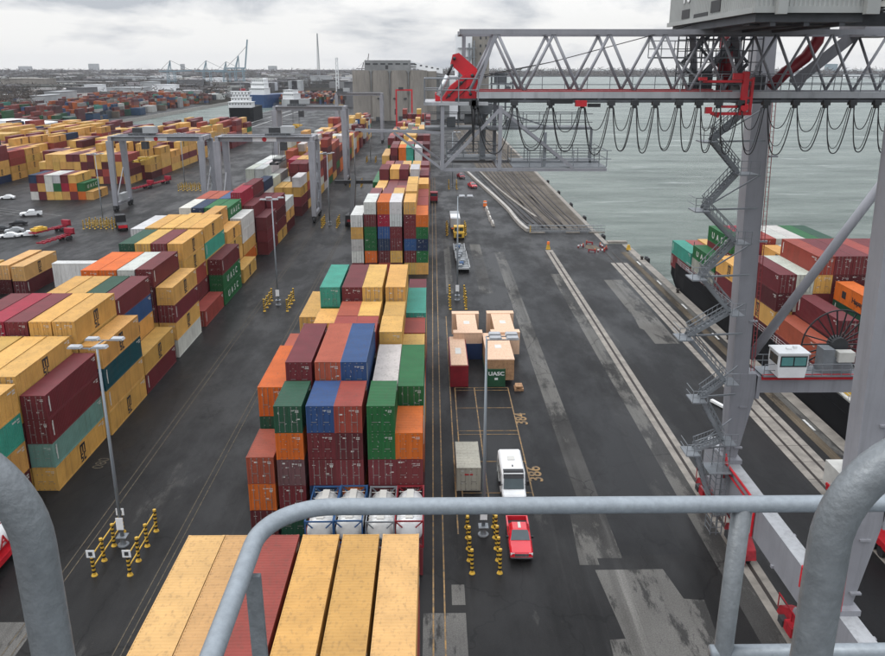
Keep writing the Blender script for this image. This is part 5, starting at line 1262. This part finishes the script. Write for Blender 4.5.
t = thing('open_top_container', 'maroon open-top container with its wooden cover, left of the green flat rack', 'container', (3.5,102.4,0))
b = MB(); b.box(-1.219,1.219,0,12.19,.02,3.0); b.build('body','darkred',t)
b = MB()
for k in range(11): b.box(-1.1,1.1,.1+k*1.09,.1+k*1.09+1.07,3.0,3.12)
b.build('cover','wood',t); b = MB(); b.box(-.4,.4,4.5,7,3.121,3.13); b.build('label_sheet','offwhite',t)
fr = flatrack('green flat rack with white letters on its end wall', 8.45, 102.4, 'rackgreen')
text('lettering','UASC',.72,'white',fr,(0,-.02,1.85),(R(90),0,0),.02,1.2)
b = MB(); b.box(-.22,.22,-.02,-.001,.98,1.28); b.build('marking','white',fr)
crate('widest wooden crate, on the green flat rack beside the lamp heads', 9.1, 103.2, .63, 3.6, 11.4, 3.0)
flatrack('blue flat rack between the maroon open-top and the widest crate', 5.95, 113.2, 'rackblue', 12.19, 2.4)
crate('wooden crate with broad end blocks, on the blue flat rack', 5.1, 114.4, .63, 2.9, 9.3, 3.3, True)
flatrack('dark flat rack under the rightmost broad-ended crate', 10.6, 114.6, 'darkred', 12.19, .9)
crate('wooden crate with broad end blocks, rightmost of the four crates', 10.6, 114.6, .63, 2.9, 9.3, 3.3, True)
t = thing('timber_pile', 'small pile of yellowish timber lying right of the green flat rack', 'timber', (11.4,101.6,0))
b = MB(); b.box(-.6,.6,-.8,.6,0,.3); b.box(-.4,.5,-.5,.8,.3,.55); b.box(-.5,.3,-.9,.2,.55,.7); b.build('planks','wood_side',t)
# ================================================================== APRON FURNITURE
def seg(name, pts, prof_w, h, m, label, cat, grp=None):
    t = MB()
    for a, b_ in zip(pts, pts[1:]): t.bar((a[0],a[1],h/2),(b_[0],b_[1],h/2),prof_w,h)
    o = t.build(name, m); return tag(o, label, cat, grp)
sc = curve((13.2,345,0),(17.0,300,0),(21.5,262,0),(22.8,240,0),16)+curve((22.8,240,0),(23.1,228,0),(23.6,218,0),(24.9,210.5,0),10)[1:]
seg('concrete_barrier', sc, .9, .85, 'concrete', 'long pale concrete barrier curving along the railway', 'barrier')
kb = curve((19,345,0),(21.5,305,0),(24.5,270,0),(29.5,232,0),16)
seg('concrete_kerb', kb, .7, .3, 'rail_conc', 'low beige kerb between the curved barrier and the rails', 'kerb')
t = thing('steel_fence', 'grey barred steel fence across the end of the railway', 'fence', (25,209,0))
b = MB(); 
for z in (.35,1.1,1.9): b.bar((0,0,z),(19.4,0,z),.12)
for i in range(40): b.bar((i*.5,0,.2),(i*.5,0,1.95),.06)
b.build('front_bars','steel',t)
b = MB()
for z in (.4,1.7): b.bar((0,1.6,z),(19,1.6,z),.1)
for i in range(20): b.bar((i,1.6,.2),(i,1.6,1.8),.06); b.bar((i,0,1.9),(i,1.6,1.7),.06)
b.build('rear_bars','shed',t)
for x0, x1 in ((0,4),(9.5,13),(15.5,19.5)):
    b = MB(); b.box(x0,x1,-.5,.3,.03,.35); b.build('base_block','rail_conc',t)
b = MB(); b.bar((.2,-.4,.3),(.2,-.4,2),.2); b.build('end_post','yellow',t)
for x, y, l in ((27.2,189.2,'orange and yellow stop post at the end of the left crane rail'),(46.0,188.4,'yellow stop post at the quay edge beyond the crane rails')):
    t = thing('stop_post', l, 'stop post', (x,y,0), 0, 'stop posts at the rail ends')
    b = MB(); b.box(-.45,.45,-.4,.4,0,.3); b.extr([(-.45,.3),(.45,.3),(.22,1.2),(-.22,1.2)],'y',-.28,.28); b.build('body','yellow',t)
    if x < 30: b = MB(); b.cyl(0,0,1.2,1.8,.34,.3); b.build('drum','orange',t)
for i, (x, y) in enumerate(((35.3,191.5),(37.0,186.3),(39.2,186.5),(40.6,188.6),(40.3,192.0),(38.0,195.0))):
    t = thing('road_barrier', ('red and white barrier at the left corner of the rail pit','red and white barrier on near left side of the rail pit','red and white barrier on the near side of the rail pit','red and white barrier at the right corner of the rail pit','red and white barrier on the far right side of the rail pit','red and white barrier on the far side of the rail pit')[i], 'barrier', (x,y,0), R((30,-25,5,60,100,150)[i]), 'red and white barriers round the rail pit')
    b = MB()
    for k in range(4): b.box(-.9+k*.45,-.45+k*.45,-.07,.07,.3,.6,0 if k % 2 else (0 if i % 2 else 1))
    b.box(-.85,-.65,-.25,.25,0,.3,0); b.box(.65,.85,-.25,.25,0,.3,0); b.build('body',['dullred','white'],t)
    b = MB(); b.cyl(.7,0,.6,.85,.1); b.build('lamp','orange',t)
strip('rail_pit', [[(36,190.2),(37.8,187.3),(40.0,188.4),(39.0,193.2),(37.2,194.2)]], 'track_dirt', .034)
for i, (x, y) in enumerate(((16.4,221),(16.2,228),(16.3,236),(16.3,244))):
    t = thing('barrier_block', ('pale concrete block nearest in the short row before the curved barrier','second pale concrete block in the short row','third pale concrete block in the short row','fourth pale block in the short row, next to the orange drum')[i], 'barrier', (x,y,0), 0, 'short row of barrier blocks')
    b = MB(); b.extr([(-.45,0),(.45,0),(.2,.85),(-.2,.85)],'y',-3.0,3.0); b.build('block','concrete',t); b = MB(); b.box(-.15,.15,-1,1,.85,1.0); b.build('cap','offwhite',t)
t = thing('traffic_drum', 'orange traffic drum at the end of the short row of blocks', 'traffic drum', (16.2,252,0)); b = MB(); b.cyl(0,0,0,1.6,.6,.5); b.build('drum','orange',t); b = MB(); b.cyl(0,0,1.0,1.25,.57,.555); b.build('band','white',t)
t = thing('board_barrier', 'white boom with red counterweight lying on the quay near the crane leg', 'barrier', (37.2,92.8,0), R(22))
b = MB(); b.box(-.2,.2,0,4.2,.15,.45); b.build('boom','white',t); b = MB(); b.box(-.45,.45,-1.1,0,.05,.7); b.cyl(-.2,-.5,.7,.95,.22); b.build('counterweight','redpaint',t)
for i, (x, y) in enumerate(((557,181.7),(569.6,192.5),(583,204.7),(599.4,218),(619.7,236.7),(645.7,259.7))):
    p = G(x, y); ex = 42.8 if p.y > 195 else 47.4
    t = thing('quay_fender', f'black rubber fender {["farthest along the quay edge","second farthest along the quay edge","third farthest along the quay edge","just beyond the steel fence line","beside the white quay corner","nearest, left of the ship"][i]}', 'fender', (ex+.35,p.y,0), 0, 'black fenders on the quay edge')
    b = MB(); b.box(-.3,.4,-1.1,1.1,-2.4,.45); b.tube([(0.05,-1.3,.3),(.05,1.3,.3)],.3,10); b.build('pad','rubber',t); b = MB(); b.box(-.4,.05,-.2,.2,.2,.75); b.build('bracket','steel_dark',t)
for i, y in enumerate((178,150,122,101,83)):
    t = thing('mooring_bollard', f'{["farthest","fourth nearest","third nearest","second nearest","nearest"][i]} iron mooring bollard on the quay cope', 'bollard', (46.6,y,.012), 0, 'mooring bollards on the cope')
    b = MB(); b.cyl(0,0,0,.5,.3,.22); b.cyl(0,0,.5,.75,.4,.36); b.build('post','rusty',t)
tag(seg('quay_corner_block', [(42.6,196.2),(47.3,196.2)], 1.6, .5, 'rail_conc', 'x', 'block'), 'white concrete corner block at the step in the quay', 'concrete block')
# red trailer with pale box under the crane
t = thing('cargo_trailer', 'red trailer carrying a pale box under the crane at the right edge', 'trailer', (40.3,66.5,0))
b = MB(); b.box(-1.2,1.2,-6,6,.9,1.3)
for x in (-1.2,1.2): b.box(x-.08,x+.08,-6,6,1.3,1.6)
b.build('frame','redpaint',t); b = MB(); b.box(-1.1,1.2,1,7,1.31,3.6); b.build('box','offwhite',t)
for wy in (-4.5,-3.2): b = MB(); wheel(b,-1,wy,.5,.4); wheel(b,1,wy,.5,.4); b.build('axle','rubber',t)
# ================================================================== SHIP AT THE QUAY
t = thing('container_ship', 'black-hulled container ship moored along the quay, stacked with containers', 'ship', (60,80,-3))
def hull_sec(w0, w1): return w0, w1
b = MB(); HX = 48.0-60
st = [(85.5,.0,5.2,3.2),(83,.45,5.6,1.5),(78,.8,5.9,.4),(70,1,5.9,0),(60,1,5.9,0),(-60,1,5.9,0),(-140,1,5.9,0)]
vs_ = []; fs_ = []
for (y, w_, zt, rake) in st:
    hw = 12.45 if y < 75 else (11.6 if y < 82 else 10.4)
    vs_ += [(-hw,y,zt),(-hw,y,3),(-hw*.9 if y > 75 else -hw,y-rake,-1),(hw*.9 if y > 75 else hw,y-rake,-1),(hw,y,3),(hw,y,zt)]
for k in range(len(st)-1):
    for i in range(5): fs_.append((k*6+i,k*6+i+1,(k+1)*6+i+1,(k+1)*6+i))
    fs_.append((k*6+5,k*6,(k+1)*6,(k+1)*6+5))
fs_.append(tuple(range(6))); fs_.append(tuple((len(st)-1)*6+i for i in range(6))[::-1])
b.add(vs_, fs_); fixn(b.build('hull', 'hull', t))
b = MB(); b.bar((-12.35,-60,6.5),(-12.35,74,6.5),.12,1.6); b.bar((-12.35,74,6.5),(-11.5,82,6.3),.12,1.6); b.bar((-11.5,82,6.3),(-10.3,85.4,6.0),.12,1.6); b.bar((-10.3,85.4,6.0),(10.3,85.4,6.0),.12,1.6); b.build('bulwark','hull',t)
b = MB(); b.box(-11.2,11.2,-60,70,5.62-.0,5.885); 
for y in np.arange(-10,66,13.05): b.box(-11,11,y-.45,y+.45,5.9,8.3)
b.build('hatch_cover', 'silo_grey', t)
b = MB()
for y in np.arange(-60,84,1.8): b.tube([(-12.3 if y < 74 else -11.4,y,7.2),(-12.3 if y < 74 else -11.4,y,8.2)],.035,5)
for z in (7.5,7.85,8.2): b.tube([(-12.3,-60,z),(-12.3,74,z),(-11.4,82,z),(-10.3,85,z),(10.3,85,z)],.03,5)
b.build('deck_railing', 'shed', t)
b = MB()
for y in (15.5,28.6,41.6,54.7,67.8):
    for x in (-11.1,-8.7): b.box(x-.12,x+.12,y-.5,y-.26,5.9,12.5 if y > 20 else 9)
    for z in (7.6,9.8): b.box(-11.2,11.2,y-.5,y-.26,z,z+.15)
b.build('lashing_bridge', 'shed', t)
b = MB(); b.box(-11.6,-10.9,-20,12,5.9,6.5); b.tube([(-11.3,-20,6.9),(-11.3,14,6.9)],.18,8); b.box(-11.0,-7.5,-6,6,5.95,8.2); b.box(-11.4,-10.6,6,9.5,6,6.9); b.build('deck_pipework', 'offwhite', t)
b = MB(); b.box(-11.3,-9.6,9,11.6,7.0,7.5); b.tube([(-10.4,17.2,8.8),(-10.4,17.2,10.3)],.28,10); b.build('deck_fitting', 'yellow', t)
b = MB(); b.tube([(-8,79,5.9),(-8,79,11)],.08,6); b.box(-9,-6,76,79,5.9,7.0); b.tube([(-9.8,74,5.9),(-9.8,74,12)],.07,6); b.tube([(-9.8,70,5.9),(-9.8,70,11)],.07,6); b.build('stern_fitting', 'steel_dark', t)
# ================================================================== SILOS AND THE ELEVATOR TOWER
t = thing('grain_silo', 'large weathered concrete grain silo block with grey top house', 'silo', (-32.5,690,0))
b = MB()
for i in range(4):
    xc = -22.6+i*14.6; n_ = 20
    b.prism([(xc+7.45*math.cos(2*math.pi*k/n_), -17+2.4*math.sin(2*math.pi*k/n_)) for k in range(n_)], 0, 38.2)
b.box(-29.6,28.6,-17,8,0,38.0); b.box(28.6,36,-15,8,0,37.6)
b.build('silo_block', 'silo', t)
for x in (-15.3,-.7,13.9):
    b = MB(); b.extr([(x-1.5,38.1),(x+1.5,38.1),(x+.4,36.2),(x+.12,20),(x-.12,20),(x-.4,36.2)],'y',-18.9,-17.2); b.build('drain_seam', 'silo_grey', t)
b = MB(); b.box(-20.5,15.5,-14,4,38.2,45.8); 
for k in range(7): b.box(-20.4+k*5.9,-15.4+k*5.9,-14.12,-14,40.2,41.4)
for x in (-17,-3,12): b.box(x-1.5,x+1.5,-14.5,-13,36.2,39)
b.build('top_house', 'silo_grey', t)
b = MB()
for k in range(7): b.box(-19.8+k*5.9,-16+k*5.9,-14.16,-14.12,42.4,43.6); 
b.box(-4.2,-2,-14.2,-14.1,38.6,42); b.build('window', 'dark', t)
b = MB(); b.extr([(15.5,45.2),(15.5,40.2),(41,35.6),(41,39.8)],'y',-12,-7); 
b.build('conveyor_bridge', 'shed_white', t)
b = MB()
for k in range(5): b.box(18.5+k*4.4,20.3+k*4.4,-12.1,-12.0,42.6-k*.82-.5,43.5-k*.82-.4)
b.build('window', 'dark', t)
b = MB(); b.box(-12,-9,-19.8,-19.3,0,3); b.box(6,9,-19.8,-19.3,0,3.5); b.box(18,21,-19.8,-19.3,0,3); 
for x in (-9.5,3,11.5): b.box(x-1.1,x+1.1,-20.0,-19.0,16.5,17.6)
b.build('loading_door', 'dark', t)
t = thing('storage_building', 'dark concrete building with white end beside the silo block', 'building', (5,700,0))
b = MB(); b.box(-8,9,-10,10,0,34); b.build('wall','silo_grey',t); b = MB(); b.box(9.01,16,-9,9,0,34); b.build('cladding','shed_white',t); b = MB(); b.box(18,33,-8,12,0,40.5); b.build('head_house','silo_grey',t)
t = thing('elevator_tower', 'tall pale elevator tower with grey pipes standing behind the girder end', 'tower', (33,706,0))
b = MB(); b.box(-.5,13.5,-7,9,0,66.2); b.build('wall','silo',t)
b = MB(); b.box(-14,-.6,-8,8,0,65.5); b.build('cladding','shed_white',t)
b = MB()
for z in range(32,66,6): b.box(5.5,7,-7.2,-7,z,z+2); b.box(10,11.2,-7.2,-7,z,z+2)
b.build('window','dark',t)
b = MB()
for x in (-11,-7.5,-3,1): b.tube([(x,-9,0),(x,-9,62-abs(x))],.7,8)
for z in range(6,62,7): b.box(-12,3,-9.6,-8.2,z,z+.5)
for k in range(12): b.bar((-12+k*1.2,-9.4,20+k*3),(-8+k*.8,-9.4,26+k*3),.5)
b.build('pipework','steel',t)
t = thing('loading_rig', 'dark green-grey loading machinery at the foot of the elevator tower', 'machinery', (56,715,0))
b = MB(); 
for x in (-6,0,6,12): b.bar((x,0,-2),(x,0,36),1.0); b.bar((x,5,-2),(x,5,33),1.0)
for z in (8,18,27,35): b.box(-7,13,-1,6,z,z+.8)
for k in range(7): b.bar((-6+k*2.6,-.5,8+k*3),(-2+k*2.4,-.5,16+k*2.6),.6)
b.box(-4,5,0,4,28,36); b.box(6,10,0,5,19,25); b.build('frame','steel_dark',t)

# ================================================================== FAR SHIPS, CRANES, BUILDINGS
def ship(label, x, y, L_, B_, hullmat, hh, sup, rz=0, funnel=None):
    t = thing('moored_ship', label, 'ship', (x,y,-3), rz)
    b = MB(); hb = B_/2
    b.prism([(-hb*.8,-L_/2),(hb*.8,-L_/2),(hb,-L_/2+6),(hb,L_/2-18),(0,L_/2),(-hb,L_/2-18),(-hb,-L_/2+6)], -1, hh); fixn(b.build('hull',hullmat,t))
    b = MB()
    for (x0,x1,y0,y1,z0,z1) in sup: b.box(x0,x1,-L_/2+y0,-L_/2+y1,hh+z0,hh+z1)
    for k, (x0,x1,y0,y1,z0,z1) in enumerate(sup):
        b.box(x0-.6,x1+.6,-L_/2+y0-.8,-L_/2+y1+.5,hh+z1,hh+z1+.3)
    s_ = b.build('superstructure','white',t)
    for (x0,x1,y0,y1,z0,z1) in sup:
        n = max(2,int((x1-x0)/2.2))
        for k in range(n):
            b = MB(); b.box(x0+(k+.3)*(x1-x0)/n,x0+(k+.7)*(x1-x0)/n,-L_/2+y0-.08,-L_/2+y0,hh+z1-1.7,hh+z1-.8); b.build('window','dark',s_)
    if funnel:
        fx_, fy_, fz0, fz1, m = funnel
        b = MB(); b.box(fx_-2,fx_+2,-L_/2+fy_-2,-L_/2+fy_+3,hh+fz0,hh+fz1); b.build('funnel',m,t)
    b = MB(); zt = max(s[5] for s in sup)
    b.tube([(0,-L_/2+10,hh+zt),(0,-L_/2+10,hh+zt+9)],.3,6); b.bar((-3,-L_/2+10,hh+zt+5),(3,-L_/2+10,hh+zt+5),.4); b.build('mast','steel',t)
    return t
ship('ship with black hull and white deckhouse, moored stern towards us in the basin', -150.5, 692, 66, 19, 'hull', 13.5, [(-9,9,3,16,0,4),(-7,7,5,15,4.3,7.5),(-6,6,6,14,7.8,10),(-7.5,7.5,8,12,10.3,12)], R(2), (0,18,0,14,'darkred'))
ship('larger ship with blue hull and tall white deckhouse behind the black-hulled one', -187, 985, 74, 22, 'hull_blue', 14, [(-9,9,3,18,0,7),(-8,8,5,17,7.3,12),(-7,7,6,16,12.3,16)], R(-14), (0,26,0,18,'shed_white'))
ship('small grey ship with white deckhouse and dark funnel, right of the blue-hulled one', -150, 985, 70, 18, 'shed', 9, [(-7,7,2,18,0,6),(-6,6,3,15,6.3,10)], R(-20), (2,14,8,20,'black'))
ship('small white vessel in the basin behind the distant gantry crane', -100, 1050, 70, 16, 'hull_red', 8, [(-6,6,3,20,0,7),(-5,5,4,16,7.3,11)], R(80), None)
def hcrane(label, x, y, s, m='blueharb', boom=1):
    t = thing('harbour_crane', label, 'crane', (x,y,0), 0, 'distant harbour cranes')
    b = MB()
    for sx in (-9,9):
        for sy in (-7,7): b.bar((sx*s,sy*s,0),(sx*s*.8,sy*s,38*s),1.6*s)
    b.bar((-9*s,-7*s,16*s),(9*s,-7*s,16*s),1.5*s); b.bar((-9*s,7*s,16*s),(9*s,7*s,16*s),1.5*s); b.bar((0,0,38*s),(0,0,62*s),1.6*s); b.bar((-7*s,-6*s,38*s),(0,0,62*s),1.3*s); b.bar((-7*s,6*s,38*s),(0,0,62*s),1.3*s)
    b.build('frame',m,t)
    b = MB(); b.bar((-28*s,0,38*s),(12*s,0,38*s),3*s,2.5*s)
    if boom == 2: b.bar((12*s,0,38*s),(20*s,0,92*s),2.2*s,2.5*s)
    elif boom: b.bar((12*s,0,38*s),(48*s,0,40*s),2.2*s,2.5*s)
    b.build('boom',m,t)
    b = MB(); b.bar((0,0,62*s),(46*s,0,40*s) if boom == 1 else (18*s,0,80*s),.6*s); b.bar((0,0,62*s),(-26*s,0,39*s),.6*s); b.build('stay','dark',t)
for i, (x_, y_, s_, bm_) in enumerate(((-515,1700,.85,1),(-455,1740,.85,1),(-420,1760,.82,1),(-385,1720,1.0,2))):
    hcrane(f'distant blue-grey harbour crane, {["leftmost of the four","second from left of the four","third from left of the four","rightmost and with its boom raised high"][i]}', x_, y_, s_, 'blueharb', bm_)
hcrane('hazy red and grey harbour crane near the horizon left of the silos', -230, 2900, .9, 'rusty', 2)
hcrane('hazy grey harbour crane furthest right before the silos', -190, 3000, .8, 'steel', 1)
t = thing('radio_mast', 'thin lattice radio mast above the left horizon', 'mast', (-395,3000,0))
b = MB()
for sx, sy in ((-1,-1),(1,-1),(0,1)): b.bar((sx*5,sy*5,0),(sx*1,sy*1,150),1.2)
for k in range(18): z = k*8; w_ = 5-4*z/150; b.bar((-w_,-w_,z),(w_,-w_,z+8),.8); b.bar((w_,-w_,z),(-w_,-w_,z+8),.8)
b.build('lattice','steel',t)
t = thing('light_tower', 'white lattice light tower standing on the quay by the basin', 'tower', (-100,905,0))
b = MB()
for sx in (-1.6,1.6):
    for sy in (-1.6,1.6): b.bar((sx,sy,0),(sx*.6,sy*.6,48),.45)
for k in range(12): z = k*4; b.bar((-1.6,-1.6,z),(1.5,-1.6,z+4),.35); b.bar((1.6,-1.6,z),(-1.5,-1.6,z+4),.35)
b.build('lattice','white',t); b = MB(); b.cyl(0,0,0,14,2.2,1.8); b.build('base','white',t); b = MB(); b.cyl(0,0,48,50,1.6); b.build('lantern','white',t)
def shed(label, x, y, w_, d_, h_, m, rz=0, roof=None, pitch=.12):
    t = thing('warehouse', label, 'warehouse', (x,y,0), rz)
    b = MB(); b.box(-w_/2,w_/2,-d_/2,d_/2,0,h_); b.build('wall',m,t)
    b = MB(); b.extr([(-w_/2-.5,h_+.02),(w_/2+.5,h_+.02),(w_/2+.5,h_+.3),(0,h_+.3+w_*pitch*.3),(-w_/2-.5,h_+.3)],'y',-d_/2-.5,d_/2+.5); b.build('roof',roof or m,t)
    b = MB()
    n = max(2,int(w_/16))
    for k in range(n): b.box(-w_/2+(k+.3)*w_/n,-w_/2+(k+.62)*w_/n,-d_/2-.12,-d_/2,.0,min(5,h_*.6))
    b.build('door','shed_dark',t)
shed('long bright white shed just behind the far left container rows', -262, 520, 56, 18, 8, 'shed_white', 0, 'shed_white')
shed('low grey shed left of the bright white one', -330, 530, 50, 18, 7.5, 'shed', 0)
shed('white shed with dark openings behind the far left rows', -392, 540, 40, 16, 8, 'shed_white')
jr = random.Random(11)
descr = ['grey','pale','white','dark grey','light','weathered grey']
def bld(px0, px1, py_top, Y, m, label, depth=40):
    A = AY(px0, py_top, Y); B_ = AY(px1, py_top, Y); h_ = max(4, A.z)
    shed(label, (A.x+B_.x)/2, Y+depth/2, B_.x-A.x, depth, h_, m, 0, None, .03)
bld(84,101,85,1050,'shed_white','white cube-shaped warehouse amid the industrial yards, left of centre',16)
bld(103,140,88,1080,'shed','broad grey warehouse right of the white cube-shaped one')
bld(152,175,85,1200,'shed_white','white long-roofed warehouse across the basin',20)
bld(0,46,79,1500,'silo','very long beige warehouse at the left edge behind the bare trees')
bld(30,42,96,760,'shed','grey blue silo-like shed in front of the far trees at left')
bld(44,60,92,850,'shed','grey flat shed beside the small blue one on the left')
bld(66,84,88,1000,'shed_dark','dark low warehouse left of the white cube-shaped one')
bld(140,152,82,1300,'shed','narrow grey building before the white long-roofed warehouse')
bld(178,200,80,1600,'shed_dark','dark warehouse far across the basin, right of the white roof')
bld(205,222,78,1900,'shed_white','pale distant building left of the harbour cranes')
bld(95,150,77,2300,'shed','long low pale roof near the horizon at left')
bld(150,178,76,2500,'shed_white','light roof close to the horizon over the basin')
bld(288,300,81,1500,'shed','pale building behind the white moored ship')
bld(310,330,76,2000,'shed','grey building left of the white light tower near the horizon')
bld(322,340,95,1080,'shed','white terminal building on the far quay left of the silos')
bld(344,353,82,900,'shed_dark','dark narrow building touching the left side of the silos')
bld(268,276,66,6000,'shed','block of distant grey high-rise flats on the left horizon'); bld(88,97,63.8,7000,'shed','pair of pale tower blocks highest on the left horizon'); bld(180,183,64,6000,'shed','lone slim tower block on the horizon above the basin')
bld(18,30,66.3,7500,'shed','hazy cluster of tower blocks at far left of the horizon'); bld(828,838,64,5200,'blueharb','pale blue block above the far shore at right')
# ================================================================== TREES
def twigs(b, x, y, z0, z1, rx, n, s, r):
    for _ in range(n):
        u = r.random()*2*math.pi; q = math.sqrt(r.random()); zz = r.random()
        rr = rx*(1-.75*abs(zz-.45)**1.4*1.5)
        c = Vector((x+rr*q*math.cos(u), y+rr*q*math.sin(u), z0+(z1-z0)*zz))
        d = Vector((r.uniform(-1,1), r.uniform(-1,1), r.uniform(-.4,1))).normalized()*s*r.uniform(.5,1.4); e_ = Vector((r.uniform(-1,1), r.uniform(-1,1), r.uniform(-1,1))).normalized()*s*.3
        b.add([c-d, c+e_, c+d], [(0,1,2)])
tb = MB(); r = random.Random(21); trunk = MB()
for i in range(420):
    px0 = r.uniform(-40,50); Y = r.uniform(690,1250); x = (px0-432)/FPX*Y*.975
    h_ = r.uniform(11,19); tb_n = 26
    twigs(tb, x, Y, h_*.22, h_, h_*.36, 30, 2.1, r); trunk.bar((x,Y,0),(x,Y,h_*.7),.5)
for i in range(1500):
    Y = r.uniform(950,4200); px0 = r.uniform(-30,340); x = (px0-432)/FPX*Y*.975
    if -260 < x < -30 and Y < 1700: continue
    h_ = r.uniform(9,20); twigs(tb, x, Y, .5, h_, h_*.6, 16, 3.0+Y/1500, r)
tw = MB(); tcol = []
for i in range(900):
    Y = r.uniform(1000,4600); px0 = r.uniform(-20,350); x = (px0-432)/FPX*Y*.975
    if -290 < x < -20 and Y < 1700: continue
    w_, d_, h_ = r.uniform(12,70), r.uniform(10,50), r.uniform(4,15)
    tw.box(x-w_/2,x+w_/2,Y-d_/2,Y+d_/2,0,h_); v = r.choice((.04,.06,.08,.13,.2,.3,.5)); tcol += [(v*r.uniform(.95,1.1),v,v*r.uniform(.9,1.08))]*24
for i in range(1300):
    Y = r.uniform(540,1250); x = -262-abs(r.gauss(0,170))-(20 if Y > 900 else 0); w_, d_, h_ = r.choice(((2.5,12,r.choice((2.6,5.2,7.8,10.4))),(12,2.5,5.2),(3,8,3.5),(9,14,6)))
    tw.box(x-w_/2,x+w_/2,Y-d_/2,Y+d_/2,0,h_); cc = r.choice(((.08,.02,.02),(.3,.08,.02),(.05,.06,.07),(.25,.25,.25),(.02,.05,.1),(.03,.08,.06),(.12,.1,.08),(.4,.4,.38))); tcol += [cc]*24
to = tw.build('distant_buildings', 'paint_far'); struct(to, 'stuff'); tag(to, 'jumble of low distant buildings and yard clutter reaching to the left horizon', 'buildings')
ca = to.data.color_attributes.new('paint', 'FLOAT_COLOR', 'CORNER'); arr = np.ones((len(tcol), 4), np.float32); arr[:, :3] = np.array(tcol, np.float32); ca.data.foreach_set('color', arr.ravel())
o = tb.build('woodland', 'twig'); struct(o, 'stuff'); tag(o, 'bare brown trees standing between the far yards at left', 'trees')
o = trunk.build('woodland_trunks', 'bark'); struct(o, 'stuff'); tag(o, 'trunks of the bare trees between the far yards at left', 'tree trunks')
fb = MB()
for i in range(5200):
    a = r.random(); x = -5200+a*11500; Y = 4300+r.uniform(0,900)+abs(x)*.0
    if x > -200: Y = 4150+r.uniform(0,700)-(max(0,x-1300)*.35)
    h_ = r.uniform(14,30)*(1.25 if x > -200 else 1); twigs(fb, x, Y, -2, h_, 26, 5, 13, r)
o = fb.build('far_woods', 'twig'); struct(o, 'stuff'); tag(o, 'dark tree line along the far shore and horizon', 'trees')
sh = MB(); sh.prism([(-100,4000),(900,4000),(1400,3950),(2600,3500),(5000,2700),(9000,2400),(14000,9000),(-100,9000)], -4, -.5); struct(sh.build('far_shore', 'far_land'))
for i, (px0, Y, w_, h_) in enumerate(((760,3700,60,14),(790,3600,80,12),(812,3500,50,16),(855,3200,70,13),(872,3100,40,15))):
    p = AY(px0, 70, Y); shed(f'small pale building on the far shore at right, {["leftmost","second","middle","fourth","rightmost"][i]} of five', p.x, Y, w_, 30, h_, 'shed_white' if i % 2 else 'shed', 0)
# ================================================================== HAZE
hz = MB(); hz.box(-6500,12500,-120,9500,-6,160)
hm = bpy.data.materials.new('haze'); hm.use_nodes = True; nt = hm.node_tree; nt.nodes.clear()
oo = node(nt, 'ShaderNodeOutputMaterial'); pv = node(nt, 'ShaderNodeVolumePrincipled'); pv.inputs['Density'].default_value = 4.5e-5; pv.inputs['Color'].default_value = (.86,.88,.92,1); pv.inputs['Anisotropy'].default_value = .2
nt.links.new(pv.outputs[0], oo.inputs['Volume']); M['haze'] = hm
struct(hz.build('haze', 'haze'), 'stuff')
